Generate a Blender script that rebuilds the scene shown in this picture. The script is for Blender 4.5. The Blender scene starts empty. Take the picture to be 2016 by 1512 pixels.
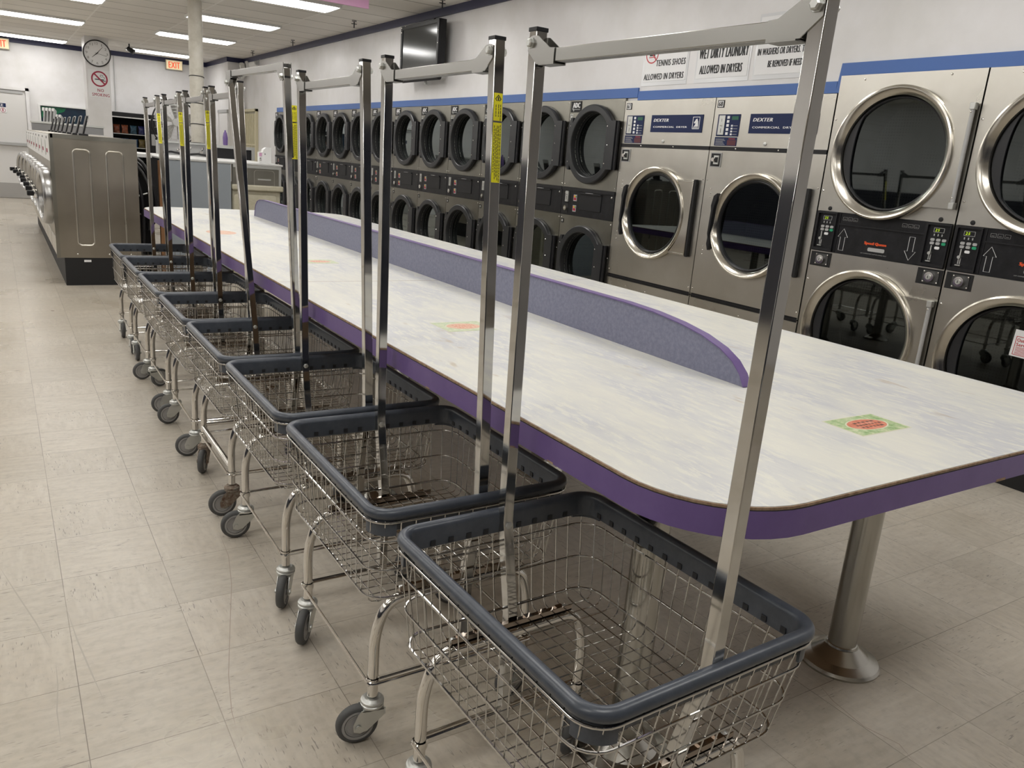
import bpy, bmesh, math, random
from mathutils import Vector, Matrix
random.seed(7)
sc = bpy.context.scene
COL = sc.collection
PI = math.pi
# ---------------------------------------------------------------- camera
YAW, PITCH, ROLL, FPX, CAMH = 0.581056646, 0.268029396, 0.0809095366, 1559.63922, 1.41677537
def cam_axes():
    cy, sy, cp, sp = math.cos(YAW), math.sin(YAW), math.cos(PITCH), math.sin(PITCH)
    f = Vector((sy*cp, cy*cp, -sp)); r = Vector((cy, -sy, 0)); u = r.cross(f)
    cr, sr = math.cos(ROLL), math.sin(ROLL)
    return r*cr + u*sr, -r*sr + u*cr, f
R_, U_, F_ = cam_axes()
cam_data = bpy.data.cameras.new('camera'); cam = bpy.data.objects.new('camera', cam_data); COL.objects.link(cam)
cam_data.sensor_fit = 'HORIZONTAL'; cam_data.sensor_width = 36.0; cam_data.lens = FPX/2016*36.0
cam_data.clip_start = 0.02; cam_data.clip_end = 100
cam.matrix_world = Matrix(((R_.x, U_.x, -F_.x, 0), (R_.y, U_.y, -F_.y, 0), (R_.z, U_.z, -F_.z, CAMH), (0, 0, 0, 1)))
sc.camera = cam
# ---------------------------------------------------------------- world, exposure
w = bpy.data.worlds.new('world'); sc.world = w; w.use_nodes = True
w.node_tree.nodes['Background'].inputs[0].default_value = (0.20, 0.21, 0.27, 1)
w.node_tree.nodes['Background'].inputs[1].default_value = 0.08
sc.view_settings.view_transform = 'Standard'
try: sc.view_settings.look = 'None'
except Exception: pass
sc.view_settings.gamma = 1.0
sc.view_settings.use_curve_mapping = False
sc.view_settings.exposure = 0.12
LAMP = 10.8                      # strength of the fluorescent lenses
# ---------------------------------------------------------------- materials
def nt(m): return m.node_tree.nodes, m.node_tree.links
def mat(name, col, rough=0.5, metal=0.0, emit=None, estr=1.0, spec=None, coat=0.0, alpha=None, trans=None):
    m = bpy.data.materials.new(name); m.use_nodes = True
    b = m.node_tree.nodes['Principled BSDF']
    b.inputs['Base Color'].default_value = (*col, 1); b.inputs['Roughness'].default_value = rough
    b.inputs['Metallic'].default_value = metal
    if spec is not None: b.inputs['Specular IOR Level'].default_value = spec
    if coat: b.inputs['Coat Weight'].default_value = coat; b.inputs['Coat Roughness'].default_value = 0.05
    if emit: b.inputs['Emission Color'].default_value = (*emit, 1); b.inputs['Emission Strength'].default_value = estr
    if alpha is not None: b.inputs['Alpha'].default_value = alpha
    if trans is not None: b.inputs['Transmission Weight'].default_value = trans
    return m
def coords(n, l, scale=(1, 1, 1), rot=(0, 0, 0), kind='Object'):
    tc = n.new('ShaderNodeTexCoord'); mp = n.new('ShaderNodeMapping')
    mp.inputs['Scale'].default_value = scale; mp.inputs['Rotation'].default_value = rot
    l.new(tc.outputs[kind], mp.inputs['Vector']); return mp.outputs['Vector']
def noise(n, l, vec, scale, detail=3, rough=0.55):
    t = n.new('ShaderNodeTexNoise'); t.inputs['Scale'].default_value = scale
    t.inputs['Detail'].default_value = detail; t.inputs['Roughness'].default_value = rough
    l.new(vec, t.inputs['Vector']); return t.outputs['Fac']
def ramp(n, l, fac, stops):
    r = n.new('ShaderNodeValToRGB'); e = r.color_ramp.elements
    while len(e) < len(stops): e.new(0.5)
    for i, (p, c) in enumerate(stops):
        e[i].position = p; e[i].color = (*c, 1) if len(c) == 3 else c
    l.new(fac, r.inputs['Fac']); return r.outputs['Color']
def mix(n, l, fac, a, b, mode='MIX'):
    m = n.new('ShaderNodeMix'); m.data_type = 'RGBA'; m.blend_type = mode
    for inp, v in ((m.inputs[0], fac), (m.inputs[6], a), (m.inputs[7], b)):
        if hasattr(v, 'links'): l.new(v, inp)
        elif isinstance(v, (int, float)): inp.default_value = v
        else: inp.default_value = (*v, 1)
    return m.outputs[2]
def mth(n, l, op, a, b=None, c=None):
    m = n.new('ShaderNodeMath'); m.operation = op
    for i, v in enumerate((a, b, c)):
        if v is None: continue
        if hasattr(v, 'links'): l.new(v, m.inputs[i])
        else: m.inputs[i].default_value = v
    return m.outputs[0]
def bump(n, l, h, strength, dist, b):
    k = n.new('ShaderNodeBump'); k.inputs['Strength'].default_value = strength; k.inputs['Distance'].default_value = dist
    l.new(h, k.inputs['Height']); l.new(k.outputs['Normal'], b.inputs['Normal'])
def rough_map(n, l, fac, lo, hi, b):
    m = n.new('ShaderNodeMapRange'); m.inputs['To Min'].default_value = lo; m.inputs['To Max'].default_value = hi
    m.inputs['From Min'].default_value = 0.3; m.inputs['From Max'].default_value = 0.7
    l.new(fac, m.inputs['Value']); l.new(m.outputs[0], b.inputs['Roughness'])

def floor_mat():
    m = mat('vinyl_floor_tile', (0.5, 0.46, 0.4), 0.3); n, l = nt(m); b = n['Principled BSDF']
    geo = n.new('ShaderNodeTexCoord'); sx = n.new('ShaderNodeSeparateXYZ'); l.new(geo.outputs['Object'], sx.inputs[0])
    gvn = n.new('ShaderNodeVectorMath'); l.new(geo.outputs['Object'], gvn.inputs[0]); gvn.inputs[1].default_value = (3.31, 7.73, 0.37); gv = gvn.outputs[0]
    T = 0.3048
    u = mth(n, l, 'DIVIDE', mth(n, l, 'SUBTRACT', sx.outputs[0], 0.0789), T)
    v = mth(n, l, 'DIVIDE', mth(n, l, 'SUBTRACT', sx.outputs[1], 2.7016), T)
    fu, fv = mth(n, l, 'FLOOR', u), mth(n, l, 'FLOOR', v)
    ru, rv = mth(n, l, 'FRACT', u), mth(n, l, 'FRACT', v)
    du = mth(n, l, 'ABSOLUTE', mth(n, l, 'SUBTRACT', ru, 0.5)); dv = mth(n, l, 'ABSOLUTE', mth(n, l, 'SUBTRACT', rv, 0.5))
    edge = mth(n, l, 'MAXIMUM', du, dv)
    seam = mth(n, l, 'GREATER_THAN', edge, 0.4965)
    ids = n.new('ShaderNodeCombineXYZ'); l.new(fu, ids.inputs[0]); l.new(fv, ids.inputs[1])
    wn = n.new('ShaderNodeTexWhiteNoise'); wn.noise_dimensions = '3D'; l.new(ids.outputs[0], wn.inputs['Vector'])
    par = mth(n, l, 'FLOORED_MODULO', mth(n, l, 'ADD', fu, fv), 2.0)
    rnd = mth(n, l, 'GREATER_THAN', wn.outputs['Value'], 0.14)
    dirn = mth(n, l, 'MULTIPLY', par, rnd)
    off = n.new('ShaderNodeVectorMath'); off.operation = 'SCALE'; l.new(wn.outputs['Color'], off.inputs[0]); off.inputs['Scale'].default_value = 7.0
    def streak(sc_, nscale, a, c, det=2):
        mp = n.new('ShaderNodeMapping'); mp.inputs['Scale'].default_value = sc_; l.new(gv, mp.inputs['Vector'])
        ad = n.new('ShaderNodeVectorMath'); l.new(mp.outputs[0], ad.inputs[0]); l.new(off.outputs[0], ad.inputs[1])
        t = noise(n, l, ad.outputs[0], nscale, det, 0.6)
        return t
    s1 = streak((2.2, 11, 1), 4.0, 0, 0); s2 = streak((11, 2.2, 1), 4.0, 0, 0)
    k1 = streak((9, 70, 1), 3.0, 0, 0, 1); k2 = streak((70, 9, 1), 3.0, 0, 0, 1)
    mix1 = mix(n, l, dirn, s1, s2); mix2 = mix(n, l, dirn, k1, k2)
    c = ramp(n, l, mix1, [(0.30, (0.455, 0.418, 0.362)), (0.5, (0.492, 0.455, 0.398)), (0.72, (0.53, 0.495, 0.438))])
    tint = ramp(n, l, wn.outputs['Value'], [(0, (0.93, 0.92, 0.90)), (1, (1.04, 1.03, 1.02))])
    c = mix(n, l, 1.0, c, tint, 'MULTIPLY')
    dirt = noise(n, l, gv, 1.3, 4)
    c = mix(n, l, 1.0, c, ramp(n, l, dirt, [(0.3, (0.90, 0.87, 0.82)), (0.65, (1, 1, 1))]), 'MULTIPLY')
    fine = noise(n, l, gv, 38, 3)
    c = mix(n, l, 1.0, c, ramp(n, l, fine, [(0.34, (0.92, 0.915, 0.91)), (0.5, (1, 1, 1)), (0.68, (1.03, 1.02, 1.0))]), 'MULTIPLY')
    fleck = ramp(n, l, mix2, [(0.30, (1, 1, 1)), (0.335, (0, 0, 0))])
    gate = ramp(n, l, noise(n, l, gv, 7, 1), [(0.44, (0, 0, 0)), (0.56, (1, 1, 1))])
    c = mix(n, l, mth(n, l, 'MULTIPLY', mth(n, l, 'MULTIPLY', fleck, gate), 0.6), c, (0.12, 0.10, 0.09))
    sm = mix(n, l, mth(n, l, 'GREATER_THAN', noise(n, l, gv, 2.2, 2), 0.5), (0.22, 0.19, 0.15), (0.12, 0.10, 0.08))
    c = mix(n, l, mth(n, l, 'MULTIPLY', seam, 0.75), c, sm)
    l.new(c, b.inputs['Base Color'])
    rough_map(n, l, dirt, 0.24, 0.38, b)
    return m
def wall_mat():
    m = mat('white_wall_paint', (0.74, 0.73, 0.73), 0.33); n, l = nt(m); b = n['Principled BSDF']
    v = coords(n, l); a = noise(n, l, v, 2.2, 4)
    v2 = coords(n, l, (0.8, 0.8, 0.5)); s = noise(n, l, v2, 3, 3)
    c = ramp(n, l, a, [(0.3, (0.70, 0.69, 0.68)), (0.6, (0.78, 0.77, 0.78))])
    c = mix(n, l, 1.0, c, ramp(n, l, s, [(0.25, (0.965, 0.96, 0.955)), (0.5, (1, 1, 1))]), 'MULTIPLY')
    l.new(c, b.inputs['Base Color']); rough_map(n, l, s, 0.28, 0.42, b)
    bump(n, l, noise(n, l, v, 9, 4), 0.25, 0.01, b); return m
def ceiling_mat():
    m = mat('ceiling_panel', (0.6, 0.58, 0.54), 0.8); n, l = nt(m); b = n['Principled BSDF']
    tc = n.new('ShaderNodeTexCoord'); sx = n.new('ShaderNodeSeparateXYZ'); l.new(tc.outputs['Object'], sx.inputs[0])
    u = mth(n, l, 'FRACT', mth(n, l, 'DIVIDE', mth(n, l, 'SUBTRACT', sx.outputs[0], 1.345), 1.105))
    v = mth(n, l, 'FRACT', mth(n, l, 'DIVIDE', mth(n, l, 'SUBTRACT', sx.outputs[1], 0.09), 0.61))
    eu = mth(n, l, 'ABSOLUTE', mth(n, l, 'SUBTRACT', u, 0.5)); ev = mth(n, l, 'ABSOLUTE', mth(n, l, 'SUBTRACT', v, 0.5))
    bars = mth(n, l, 'GREATER_THAN', eu, 0.489); lines = mth(n, l, 'GREATER_THAN', ev, 0.478)
    wn = n.new('ShaderNodeTexWhiteNoise'); cb = n.new('ShaderNodeCombineXYZ')
    l.new(mth(n, l, 'FLOOR', mth(n, l, 'DIVIDE', mth(n, l, 'SUBTRACT', sx.outputs[1], 0.09), 0.61)), cb.inputs[1])
    l.new(mth(n, l, 'FLOOR', mth(n, l, 'DIVIDE', mth(n, l, 'SUBTRACT', sx.outputs[0], 1.345), 1.105)), cb.inputs[0])
    l.new(cb.outputs[0], wn.inputs['Vector'])
    c = ramp(n, l, wn.outputs['Value'], [(0, (0.74, 0.71, 0.66)), (0.1, (0.81, 0.78, 0.73)), (1, (0.85, 0.82, 0.77))])
    c = mix(n, l, mth(n, l, 'MULTIPLY', lines, 0.7), c, (0.22, 0.2, 0.18))
    c = mix(n, l, mth(n, l, 'MULTIPLY', bars, 0.8), c, (0.92, 0.90, 0.86))
    l.new(c, b.inputs['Base Color']); return m
def steel_mat(name, c0, c1, r0, r1, brush=(3, 3, 160), bs=0.04):
    m = mat(name, c0, 0.3, 1.0); n, l = nt(m); b = n['Principled BSDF']
    v = coords(n, l, (1, 1, 1)); a = noise(n, l, v, 2.6, 4); s = noise(n, l, coords(n, l, brush), 3, 2)
    l.new(ramp(n, l, a, [(0.3, c0), (0.7, c1)]), b.inputs['Base Color'])
    rough_map(n, l, a, r0, r1, b)
    b.inputs['Anisotropic'].default_value = 0.35
    
    if bs: bump(n, l, s, bs, 0.002, b)
    return m
def laminate_mat():
    m = mat('worn_white_laminate', (0.75, 0.74, 0.7), 0.3); n, l = nt(m); b = n['Principled BSDF']
    a = noise(n, l, coords(n, l, (2.6, 0.9, 1)), 2.0, 5, 0.62)
    f = noise(n, l, coords(n, l, (20, 5.0, 1), (0, 0, 0.35)), 2.2, 5, 0.75)
    c = ramp(n, l, a, [(0.38, (0.69, 0.68, 0.63)), (0.5, (0.625, 0.625, 0.61)), (0.60, (0.545, 0.55, 0.575))])
    c = mix(n, l, ramp(n, l, f, [(0.50, (0, 0, 0)), (0.60, (0.8, 0.8, 0.8))]), c, (0.72, 0.71, 0.64))
    st = noise(n, l, coords(n, l, (9, 3, 1), (0, 0, 0.2)), 1.7, 3, 0.6)
    gate = noise(n, l, coords(n, l, (0.6, 0.5, 1)), 1.6, 1)
    st2 = mth(n, l, 'MULTIPLY', ramp(n, l, st, [(0.66, (0, 0, 0)), (0.74, (1, 1, 1))]), ramp(n, l, gate, [(0.45, (0, 0, 0)), (0.55, (0.6, 0.6, 0.6))]))
    c = mix(n, l, st2, c, (0.45, 0.36, 0.25))
    l.new(c, b.inputs['Base Color']); rough_map(n, l, a, 0.3, 0.42, b); return m
def mottled(name, c0, c1, c2, scale, rough):
    m = mat(name, c1, rough); n, l = nt(m); b = n['Principled BSDF']
    l.new(ramp(n, l, noise(n, l, coords(n, l), scale, 4, 0.7), [(0.35, c0), (0.5, c1), (0.68, c2)]), b.inputs['Base Color']); return m
M = {}
M['floor'] = floor_mat(); M['wall'] = wall_mat(); M['ceil'] = ceiling_mat(); M['lam'] = laminate_mat()
M['steel'] = steel_mat('brushed_steel', (0.56, 0.54, 0.49), (0.66, 0.64, 0.59), 0.26, 0.36)
M['steel_dark'] = steel_mat('dull_brushed_steel', (0.29, 0.28, 0.245), (0.37, 0.36, 0.32), 0.28, 0.40)
M['steel_end'] = steel_mat('brown_steel_panel', (0.36, 0.33, 0.28), (0.42, 0.385, 0.33), 0.30, 0.40)
M['ring'] = steel_mat('polished_door_steel', (0.58, 0.55, 0.49), (0.68, 0.65, 0.59), 0.17, 0.24, (8, 8, 8), 0)
M['pedestal'] = steel_mat('pedestal_steel', (0.40, 0.39, 0.36), (0.52, 0.51, 0.48), 0.18, 0.28, (60, 60, 3))
M['chrome'] = mat('chrome', (0.74, 0.72, 0.69), 0.09, 1.0)
M['wire'] = mat('chrome_wire', (0.54, 0.53, 0.51), 0.11, 1.0)
M['strip'] = mat('dark_chrome_strip', (0.33, 0.28, 0.24), 0.10, 1.0)  # plain chrome; the dark brown reflection is put into its base colour
M['post'] = steel_mat('chromed_square_tube', (0.50, 0.495, 0.48), (0.62, 0.61, 0.59), 0.05, 0.12, (4, 4, 4), 0)
M['bar'] = mat('satin_plated_bar', (0.37, 0.365, 0.35), 0.27, 1.0)
M['doorchrome'] = mat('washer_door_chrome', (0.50, 0.50, 0.50), 0.26, 1.0)
M['zinc'] = mat('zinc_plate', (0.62, 0.63, 0.61), 0.40, 0.9)
M['rust'] = mottled('rusty_metal', (0.10, 0.05, 0.03), (0.20, 0.15, 0.11), (0.30, 0.28, 0.24), 60, 0.7)
M['bumper'] = mottled('slate_bumper_vinyl', (0.046, 0.054, 0.069), (0.053, 0.062, 0.079), (0.066, 0.076, 0.094), 30, 0.32)
M['bumper_slot'] = mat('bumper_slot_dark', (0.012, 0.013, 0.017), 0.5)
M['tire'] = mat('grey_rubber_tread', (0.075, 0.075, 0.075), 0.6)
M['hub'] = mat('grey_plastic_hub', (0.34, 0.33, 0.32), 0.45)
M['black'] = mat('black_plastic', (0.013, 0.013, 0.015), 0.38)
M['charcoal'] = mat('charcoal_door_plastic', (0.022, 0.023, 0.026), 0.30)
M['panel'] = mottled('black_control_panel', (0.010, 0.010, 0.011), (0.014, 0.014, 0.016), (0.02, 0.02, 0.023), 14, 0.34)
M['panel'].node_tree.nodes['Principled BSDF'].inputs['Specular IOR Level'].default_value = 0.28
M['black'].node_tree.nodes['Principled BSDF'].inputs['Specular IOR Level'].default_value = 0.35
M['deep'] = mat('deep_black', (0.006, 0.006, 0.007), 0.6)
def glass_mat():
    m = bpy.data.materials.new('tinted_door_glass'); m.use_nodes = True; n, l = nt(m)
    for x in list(n):
        if x.type == 'BSDF_PRINCIPLED': n.remove(x)
    out = [x for x in n if x.type == 'OUTPUT_MATERIAL'][0]
    g = n.new('ShaderNodeBsdfGlossy'); g.inputs['Roughness'].default_value = 0.02; g.inputs['Color'].default_value = (0.9, 1, 1, 1)
    t = n.new('ShaderNodeBsdfTransparent'); t.inputs['Color'].default_value = (0.07, 0.08, 0.08, 1)
    fr = n.new('ShaderNodeLayerWeight'); fr.inputs['Blend'].default_value = 0.5
    fac = mth(n, l, 'ADD', mth(n, l, 'MULTIPLY', mth(n, l, 'POWER', fr.outputs['Facing'], 3.0), 0.90), 0.085)
    mx = n.new('ShaderNodeMixShader'); l.new(fac, mx.inputs[0]); l.new(t.outputs[0], mx.inputs[1]); l.new(g.outputs[0], mx.inputs[2])
    l.new(mx.outputs[0], out.inputs['Surface']); return m
M['glass'] = glass_mat()
def drum_mat():
    m = mat('perforated_drum', (0.30, 0.29, 0.27), 0.35, 1.0); n, l = nt(m); b = n['Principled BSDF']
    vo = n.new('ShaderNodeTexVoronoi'); vo.inputs['Scale'].default_value = 55; vo.inputs['Randomness'].default_value = 0.0
    l.new(coords(n, l), vo.inputs['Vector'])
    l.new(ramp(n, l, vo.outputs['Distance'], [(0.28, (0.01, 0.01, 0.01)), (0.34, (0.16, 0.155, 0.15))]), b.inputs['Base Color']); return m
M['drum'] = drum_mat()
M['purple'] = mottled('purple_edge_band', (0.140, 0.088, 0.252), (0.150, 0.095, 0.268), (0.16, 0.103, 0.283), 12, 0.36)
M['lilac'] = mottled('lilac_grey_laminate', (0.165, 0.170, 0.245), (0.190, 0.196, 0.275), (0.225, 0.232, 0.315), 70, 0.5)
M['chip'] = mottled('worn_particle_board', (0.22, 0.14, 0.08), (0.33, 0.22, 0.14), (0.42, 0.30, 0.20), 60, 0.8)
M['navy'] = mat('navy_trim_paint', (0.018, 0.020, 0.070), 0.4)
M['wainscot'] = mat('dark_wainscot_paint', (0.030, 0.032, 0.045), 0.4)  # made-up dark tone for the unseen panel mirrored in posts and glass
M['blue'] = mat('blue_stripe_paint', (0.072, 0.155, 0.42), 0.5)
M['dexblue'] = mat('navy_label', (0.012, 0.022, 0.080), 0.45, spec=0.25)
M['white'] = mat('white_plastic', (0.78, 0.78, 0.77), 0.4)
M['paper'] = mat('white_paper', (0.82, 0.82, 0.83), 0.35)
M['sleeve'] = mat('clear_plastic_sleeve', (0.74, 0.75, 0.77), 0.12)
M['ink'] = mat('black_ink', (0.02, 0.02, 0.022), 0.5)
M['red'] = mat('red_ink', (0.50, 0.03, 0.04), 0.5)
M['darkred'] = mat('dark_red_ink', (0.34, 0.015, 0.05), 0.45)
M['maroon'] = mat('dull_maroon_print', (0.10, 0.02, 0.03), 0.4)
M['troughm'] = mat('grey_trough_paint', (0.27, 0.27, 0.275), 0.4)
M['orange'] = mat('orange_red_lettering', (0.85, 0.10, 0.02), 0.5)
M['yellow'] = mat('yellow_warning_label', (0.72, 0.66, 0.01), 0.5)
M['greyp'] = mat('grey_painted_board', (0.27, 0.30, 0.33), 0.45)
M['lgrey'] = mat('light_grey_metal', (0.42, 0.42, 0.42), 0.4)
M['ctop'] = mat('worn_white_counter', (0.58, 0.58, 0.57), 0.4)
M['dgrey'] = mat('dark_grey_plate', (0.10, 0.10, 0.10), 0.35, 0.6)
M['cream'] = mottled('cream_enamel', (0.42, 0.39, 0.28), (0.50, 0.47, 0.36), (0.56, 0.53, 0.43), 6, 0.4)
M['beige'] = mat('beige_gate_paint', (0.60, 0.55, 0.38), 0.5)
M['wood'] = mat('brown_wood', (0.25, 0.12, 0.05), 0.5)
M['plaster'] = mottled('cream_column_paint', (0.50, 0.47, 0.40), (0.58, 0.55, 0.48), (0.62, 0.59, 0.53), 5, 0.55)
M['screen'] = mat('tv_screen', (0.02, 0.025, 0.03), 0.12, 0.0, spec=0.9)
M['green_led'] = mat('yellow_green_digits', (0.2, 0.3, 0.0), 0.5, emit=(0.50, 0.72, 0.02), estr=1.0)
M['dexlcd'] = mat('green_display', (0.02, 0.12, 0.07), 0.4)
M['btn_green'] = mat('green_button', (0.02, 0.33, 0.16), 0.4)
M['pink'] = mat('pink_board', (0.62, 0.33, 0.52), 0.5)
M['exit_face'] = mat('lit_exit_face', (0.7, 0.58, 0.38), 0.5, emit=(1.0, 0.78, 0.48), estr=0.45)
M['exit_red'] = mat('exit_red', (0.7, 0.08, 0.02), 0.5, emit=(1.0, 0.10, 0.03), estr=0.55)
M['lens'] = mat('fluorescent_lens', (0.9, 0.9, 0.9), 0.5, emit=(1.0, 0.985, 0.95), estr=LAMP)
M['door'] = mat('white_door_paint', (0.70, 0.69, 0.68), 0.4)
M['kick'] = mat('worn_kick_plate', (0.42, 0.41, 0.40), 0.4, 0.3)
M['fanb'] = mat('grey_white_fan_blade', (0.36, 0.35, 0.33), 0.4)
M['clearwhite'] = mat('pale_lamp_cover', (0.75, 0.75, 0.72), 0.2)
# ---------------------------------------------------------------- mesh builder
RW = Matrix(((0, 0, -1, 0), (-1, 0, 0, 0), (0, 1, 0, 0), (0, 0, 0, 1)))   # face towards -X: u = -Y, v = up, w = out
BW = Matrix(((1, 0, 0, 0), (0, 0, -1, 0), (0, 1, 0, 0), (0, 0, 0, 1)))    # face towards -Y: u = +X, v = up, w = out
ID = Matrix.Identity(4)
_txt = {}
def text_geo(s, res=2):
    if s not in _txt:
        cu = bpy.data.curves.new('t', 'FONT'); cu.body = s; cu.size = 1.0; cu.resolution_u = res
        cu.space_character = 1.12; cu.align_x = 'CENTER'; cu.align_y = 'CENTER'
        o = bpy.data.objects.new('t', cu)
        me = bpy.data.meshes.new_from_object(o)
        vs = [v.co.copy() for v in me.vertices]; fs = [tuple(p.vertices) for p in me.polygons]
        bpy.data.objects.remove(o); bpy.data.curves.remove(cu); bpy.data.meshes.remove(me)
        xs = [v.x for v in vs]; ys = [v.y for v in vs]
        _txt[s] = (vs, fs, min(xs), max(xs), min(ys), max(ys))
    return _txt[s]
class MB:
    def __init__(s, T=ID): s.v = []; s.f = []; s.mi = []; s.ms = []; s.T = T
    def m(s, key):
        k = M[key]
        if k not in s.ms: s.ms.append(k)
        return s.ms.index(k)
    def add(s, vs, fs, key):
        o = len(s.v); i = s.m(key)
        s.v += [s.T @ Vector(v) for v in vs]
        for f in fs: s.f.append(tuple(a+o for a in f)); s.mi.append(i)
    def box(s, a0, a1, b0, b1, c0, c1, key):
        vs = [(x, y, z) for x in (a0, a1) for y in (b0, b1) for z in (c0, c1)]
        s.add(vs, [(0, 1, 3, 2), (4, 6, 7, 5), (0, 4, 5, 1), (2, 3, 7, 6), (0, 2, 6, 4), (1, 5, 7, 3)], key)
    def prism(s, poly, c0, c1, key):
        k = len(poly)
        vs = [(x, y, c0) for x, y in poly] + [(x, y, c1) for x, y in poly]
        s.add(vs, [tuple(range(k)), tuple(range(2*k-1, k-1, -1))] + [(i, (i+1) % k, (i+1) % k+k, i+k) for i in range(k)], key)
    def ringprism(s, outer, inner, c0, c1, key):
        k = len(outer)
        vs = [(x, y, c) for c in (c0, c1) for P in (outer, inner) for x, y in P]
        fs = []
        for i in range(k):
            j = (i+1) % k
            fs += [(i, j, k+j, k+i), (2*k+i, 3*k+i, 3*k+j, 2*k+j), (i, 2*k+i, 2*k+j, j), (k+i, k+j, 3*k+j, 3*k+i)]
        s.add(vs, fs, key)
    def lathe(s, c, axis, prof, key, n=24, a0=0.0, a1=2*PI):
        ax = Vector(axis).normalized(); t = Vector((0, 0, 1)) if abs(ax.z) < 0.9 else Vector((1, 0, 0))
        e1 = ax.cross(t).normalized(); e2 = ax.cross(e1)
        full = abs(a1-a0-2*PI) < 1e-6; cnt = n if full else n+1
        c = Vector(c); vs = []; k = len(prof)
        for i in range(cnt):
            a = a0+(a1-a0)*i/n; d = e1*math.cos(a)+e2*math.sin(a)
            vs += [c+d*r+ax*h for r, h in prof]
        fs = []
        for i in range(n):
            j = (i+1) % cnt
            for q in range(k-1): fs.append((i*k+q, j*k+q, j*k+q+1, i*k+q+1))
        if full and prof[0][0] > 1e-6 and prof[-1] != prof[0]: pass
        s.add(vs, fs, key)
    def cyl(s, c, axis, r, h, key, n=16):
        s.lathe(c, axis, [(0, 0), (r, 0), (r, h), (0, h)], key, n)
    def tube(s, pts, r, key, n=8, closed=False):
        P = [Vector(p) for p in pts]; k = len(P)
        tan = []
        for i in range(k):
            a = P[(i-1) % k] if (closed or i) else P[0]; b = P[(i+1) % k] if (closed or i < k-1) else P[-1]
            tan.append((b-a).normalized())
        t0 = tan[0]; up = Vector((0, 0, 1)) if abs(t0.z) < 0.9 else Vector((1, 0, 0))
        e = t0.cross(up).normalized(); vs = []; prev = t0
        for i in range(k):
            q = prev.rotation_difference(tan[i]); e = (q @ e); e = (e-tan[i]*e.dot(tan[i])).normalized(); prev = tan[i]
            g = tan[i].cross(e)
            vs += [P[i]+(e*math.cos(2*PI*j/n)+g*math.sin(2*PI*j/n))*r for j in range(n)]
        fs = []
        for i in range(k if closed else k-1):
            i2 = (i+1) % k
            for j in range(n): fs.append((i*n+j, i*n+(j+1) % n, i2*n+(j+1) % n, i2*n+j))
        if not closed: fs += [tuple(range(n)), tuple(range(k*n-1, (k-1)*n-1, -1))]
        s.add(vs, fs, key)
    def sqtube(s, yz, h, key, x0=0.0, xo=None):
        # square tube following a path in the YZ plane, constant width along X
        k = len(yz); vs = []
        for i in range(k):
            a = Vector(yz[max(i-1, 0)]); b = Vector(yz[min(i+1, k-1)]); t = (b-a).normalized(); nn = Vector((-t.y, t.x))
            p = Vector(yz[i])
            for sx, sn in ((-1, -1), (1, -1), (1, 1), (-1, 1)):
                q = p+nn*h*sn; vs.append((x0+sx*h+(xo[i] if xo else 0), q.x, q.y))
        fs = [(0, 1, 2, 3), tuple(range(4*k-1, 4*k-5, -1))]
        for i in range(k-1):
            for j in range(4): fs.append((i*4+j, i*4+(j+1) % 4, i*4+4+(j+1) % 4, i*4+4+j))
        s.add(vs, fs, key)
    def text(s, t, u, v, w_, hgt, key, width=None, ext=0.0006, shear=0.0, rot=0.0, fat=0.0):
        vs, fs, x0, x1, y0, y1 = text_geo(t)
        k = hgt/(y1-y0) if y1 > y0 else 1; kx = k if width is None else width/(x1-x0)
        cr, sr = math.cos(rot), math.sin(rot)
        offs = [(0, 0)] if not fat else [(0, 0), (fat, 0), (-fat, 0)]
        for q, (ox, oy) in enumerate(offs):
            out = []
            for p in vs:
                x = (p.x-(x0+x1)/2)*kx+(p.y-(y0+y1)/2)*k*shear+ox; y = (p.y-(y0+y1)/2)*k+oy
                out.append((u+x*cr-y*sr, v+x*sr+y*cr, w_+ext+q*0.00015))
            s.add(out, fs, key)
    def build(s, name, parent=None, bevel=0.0, smooth=35, loc=None):
        me = bpy.data.meshes.new(name); me.from_pydata([tuple(v) for v in s.v], [], s.f)
        for k in s.ms: me.materials.append(k)
        me.polygons.foreach_set('material_index', s.mi)
        bm = bmesh.new(); bm.from_mesh(me)
        bmesh.ops.recalc_face_normals(bm, faces=bm.faces); bm.to_mesh(me); bm.free()
        me.polygons.foreach_set('use_smooth', [True]*len(me.polygons))
        me.set_sharp_from_angle(angle=math.radians(smooth)); me.update()
        o = bpy.data.objects.new(name, me); COL.objects.link(o)
        if parent: o.parent = parent
        if loc: o.location = loc
        if bevel:
            b = o.modifiers.new('bevel', 'BEVEL'); b.width = bevel; b.segments = 2; b.limit_method = 'ANGLE'; b.angle_limit = math.radians(40)
        return o
def tag(o, label, cat, group=None):
    o['label'] = label; o['category'] = cat
    if group: o['group'] = group
    return o
def thing(name, label, cat, loc=(0, 0, 0), rz=0.0, group=None):
    o = bpy.data.objects.new(name, None); COL.objects.link(o); o.location = loc; o.rotation_euler = (0, 0, rz)
    o.empty_display_size = 0.1
    return tag(o, label, cat, group)
def struct(o): o['kind'] = 'structure'; return o
def dup(root, loc, label, rz=None):
    def rec(o, par):
        c = o.copy(); COL.objects.link(c); c.parent = par
        for ch in list(o.children): rec(ch, c)
        return c
    r = rec(root, None); r.location = loc; r['label'] = label
    if rz is not None: r.rotation_euler = (0, 0, rz)
    return r
def circ(cx, cy, r, n=32, a0=0, ry=None): return [(cx+r*math.cos(a0+2*PI*i/n), cy+(ry or r)*math.sin(a0+2*PI*i/n)) for i in range(n)]
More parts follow.
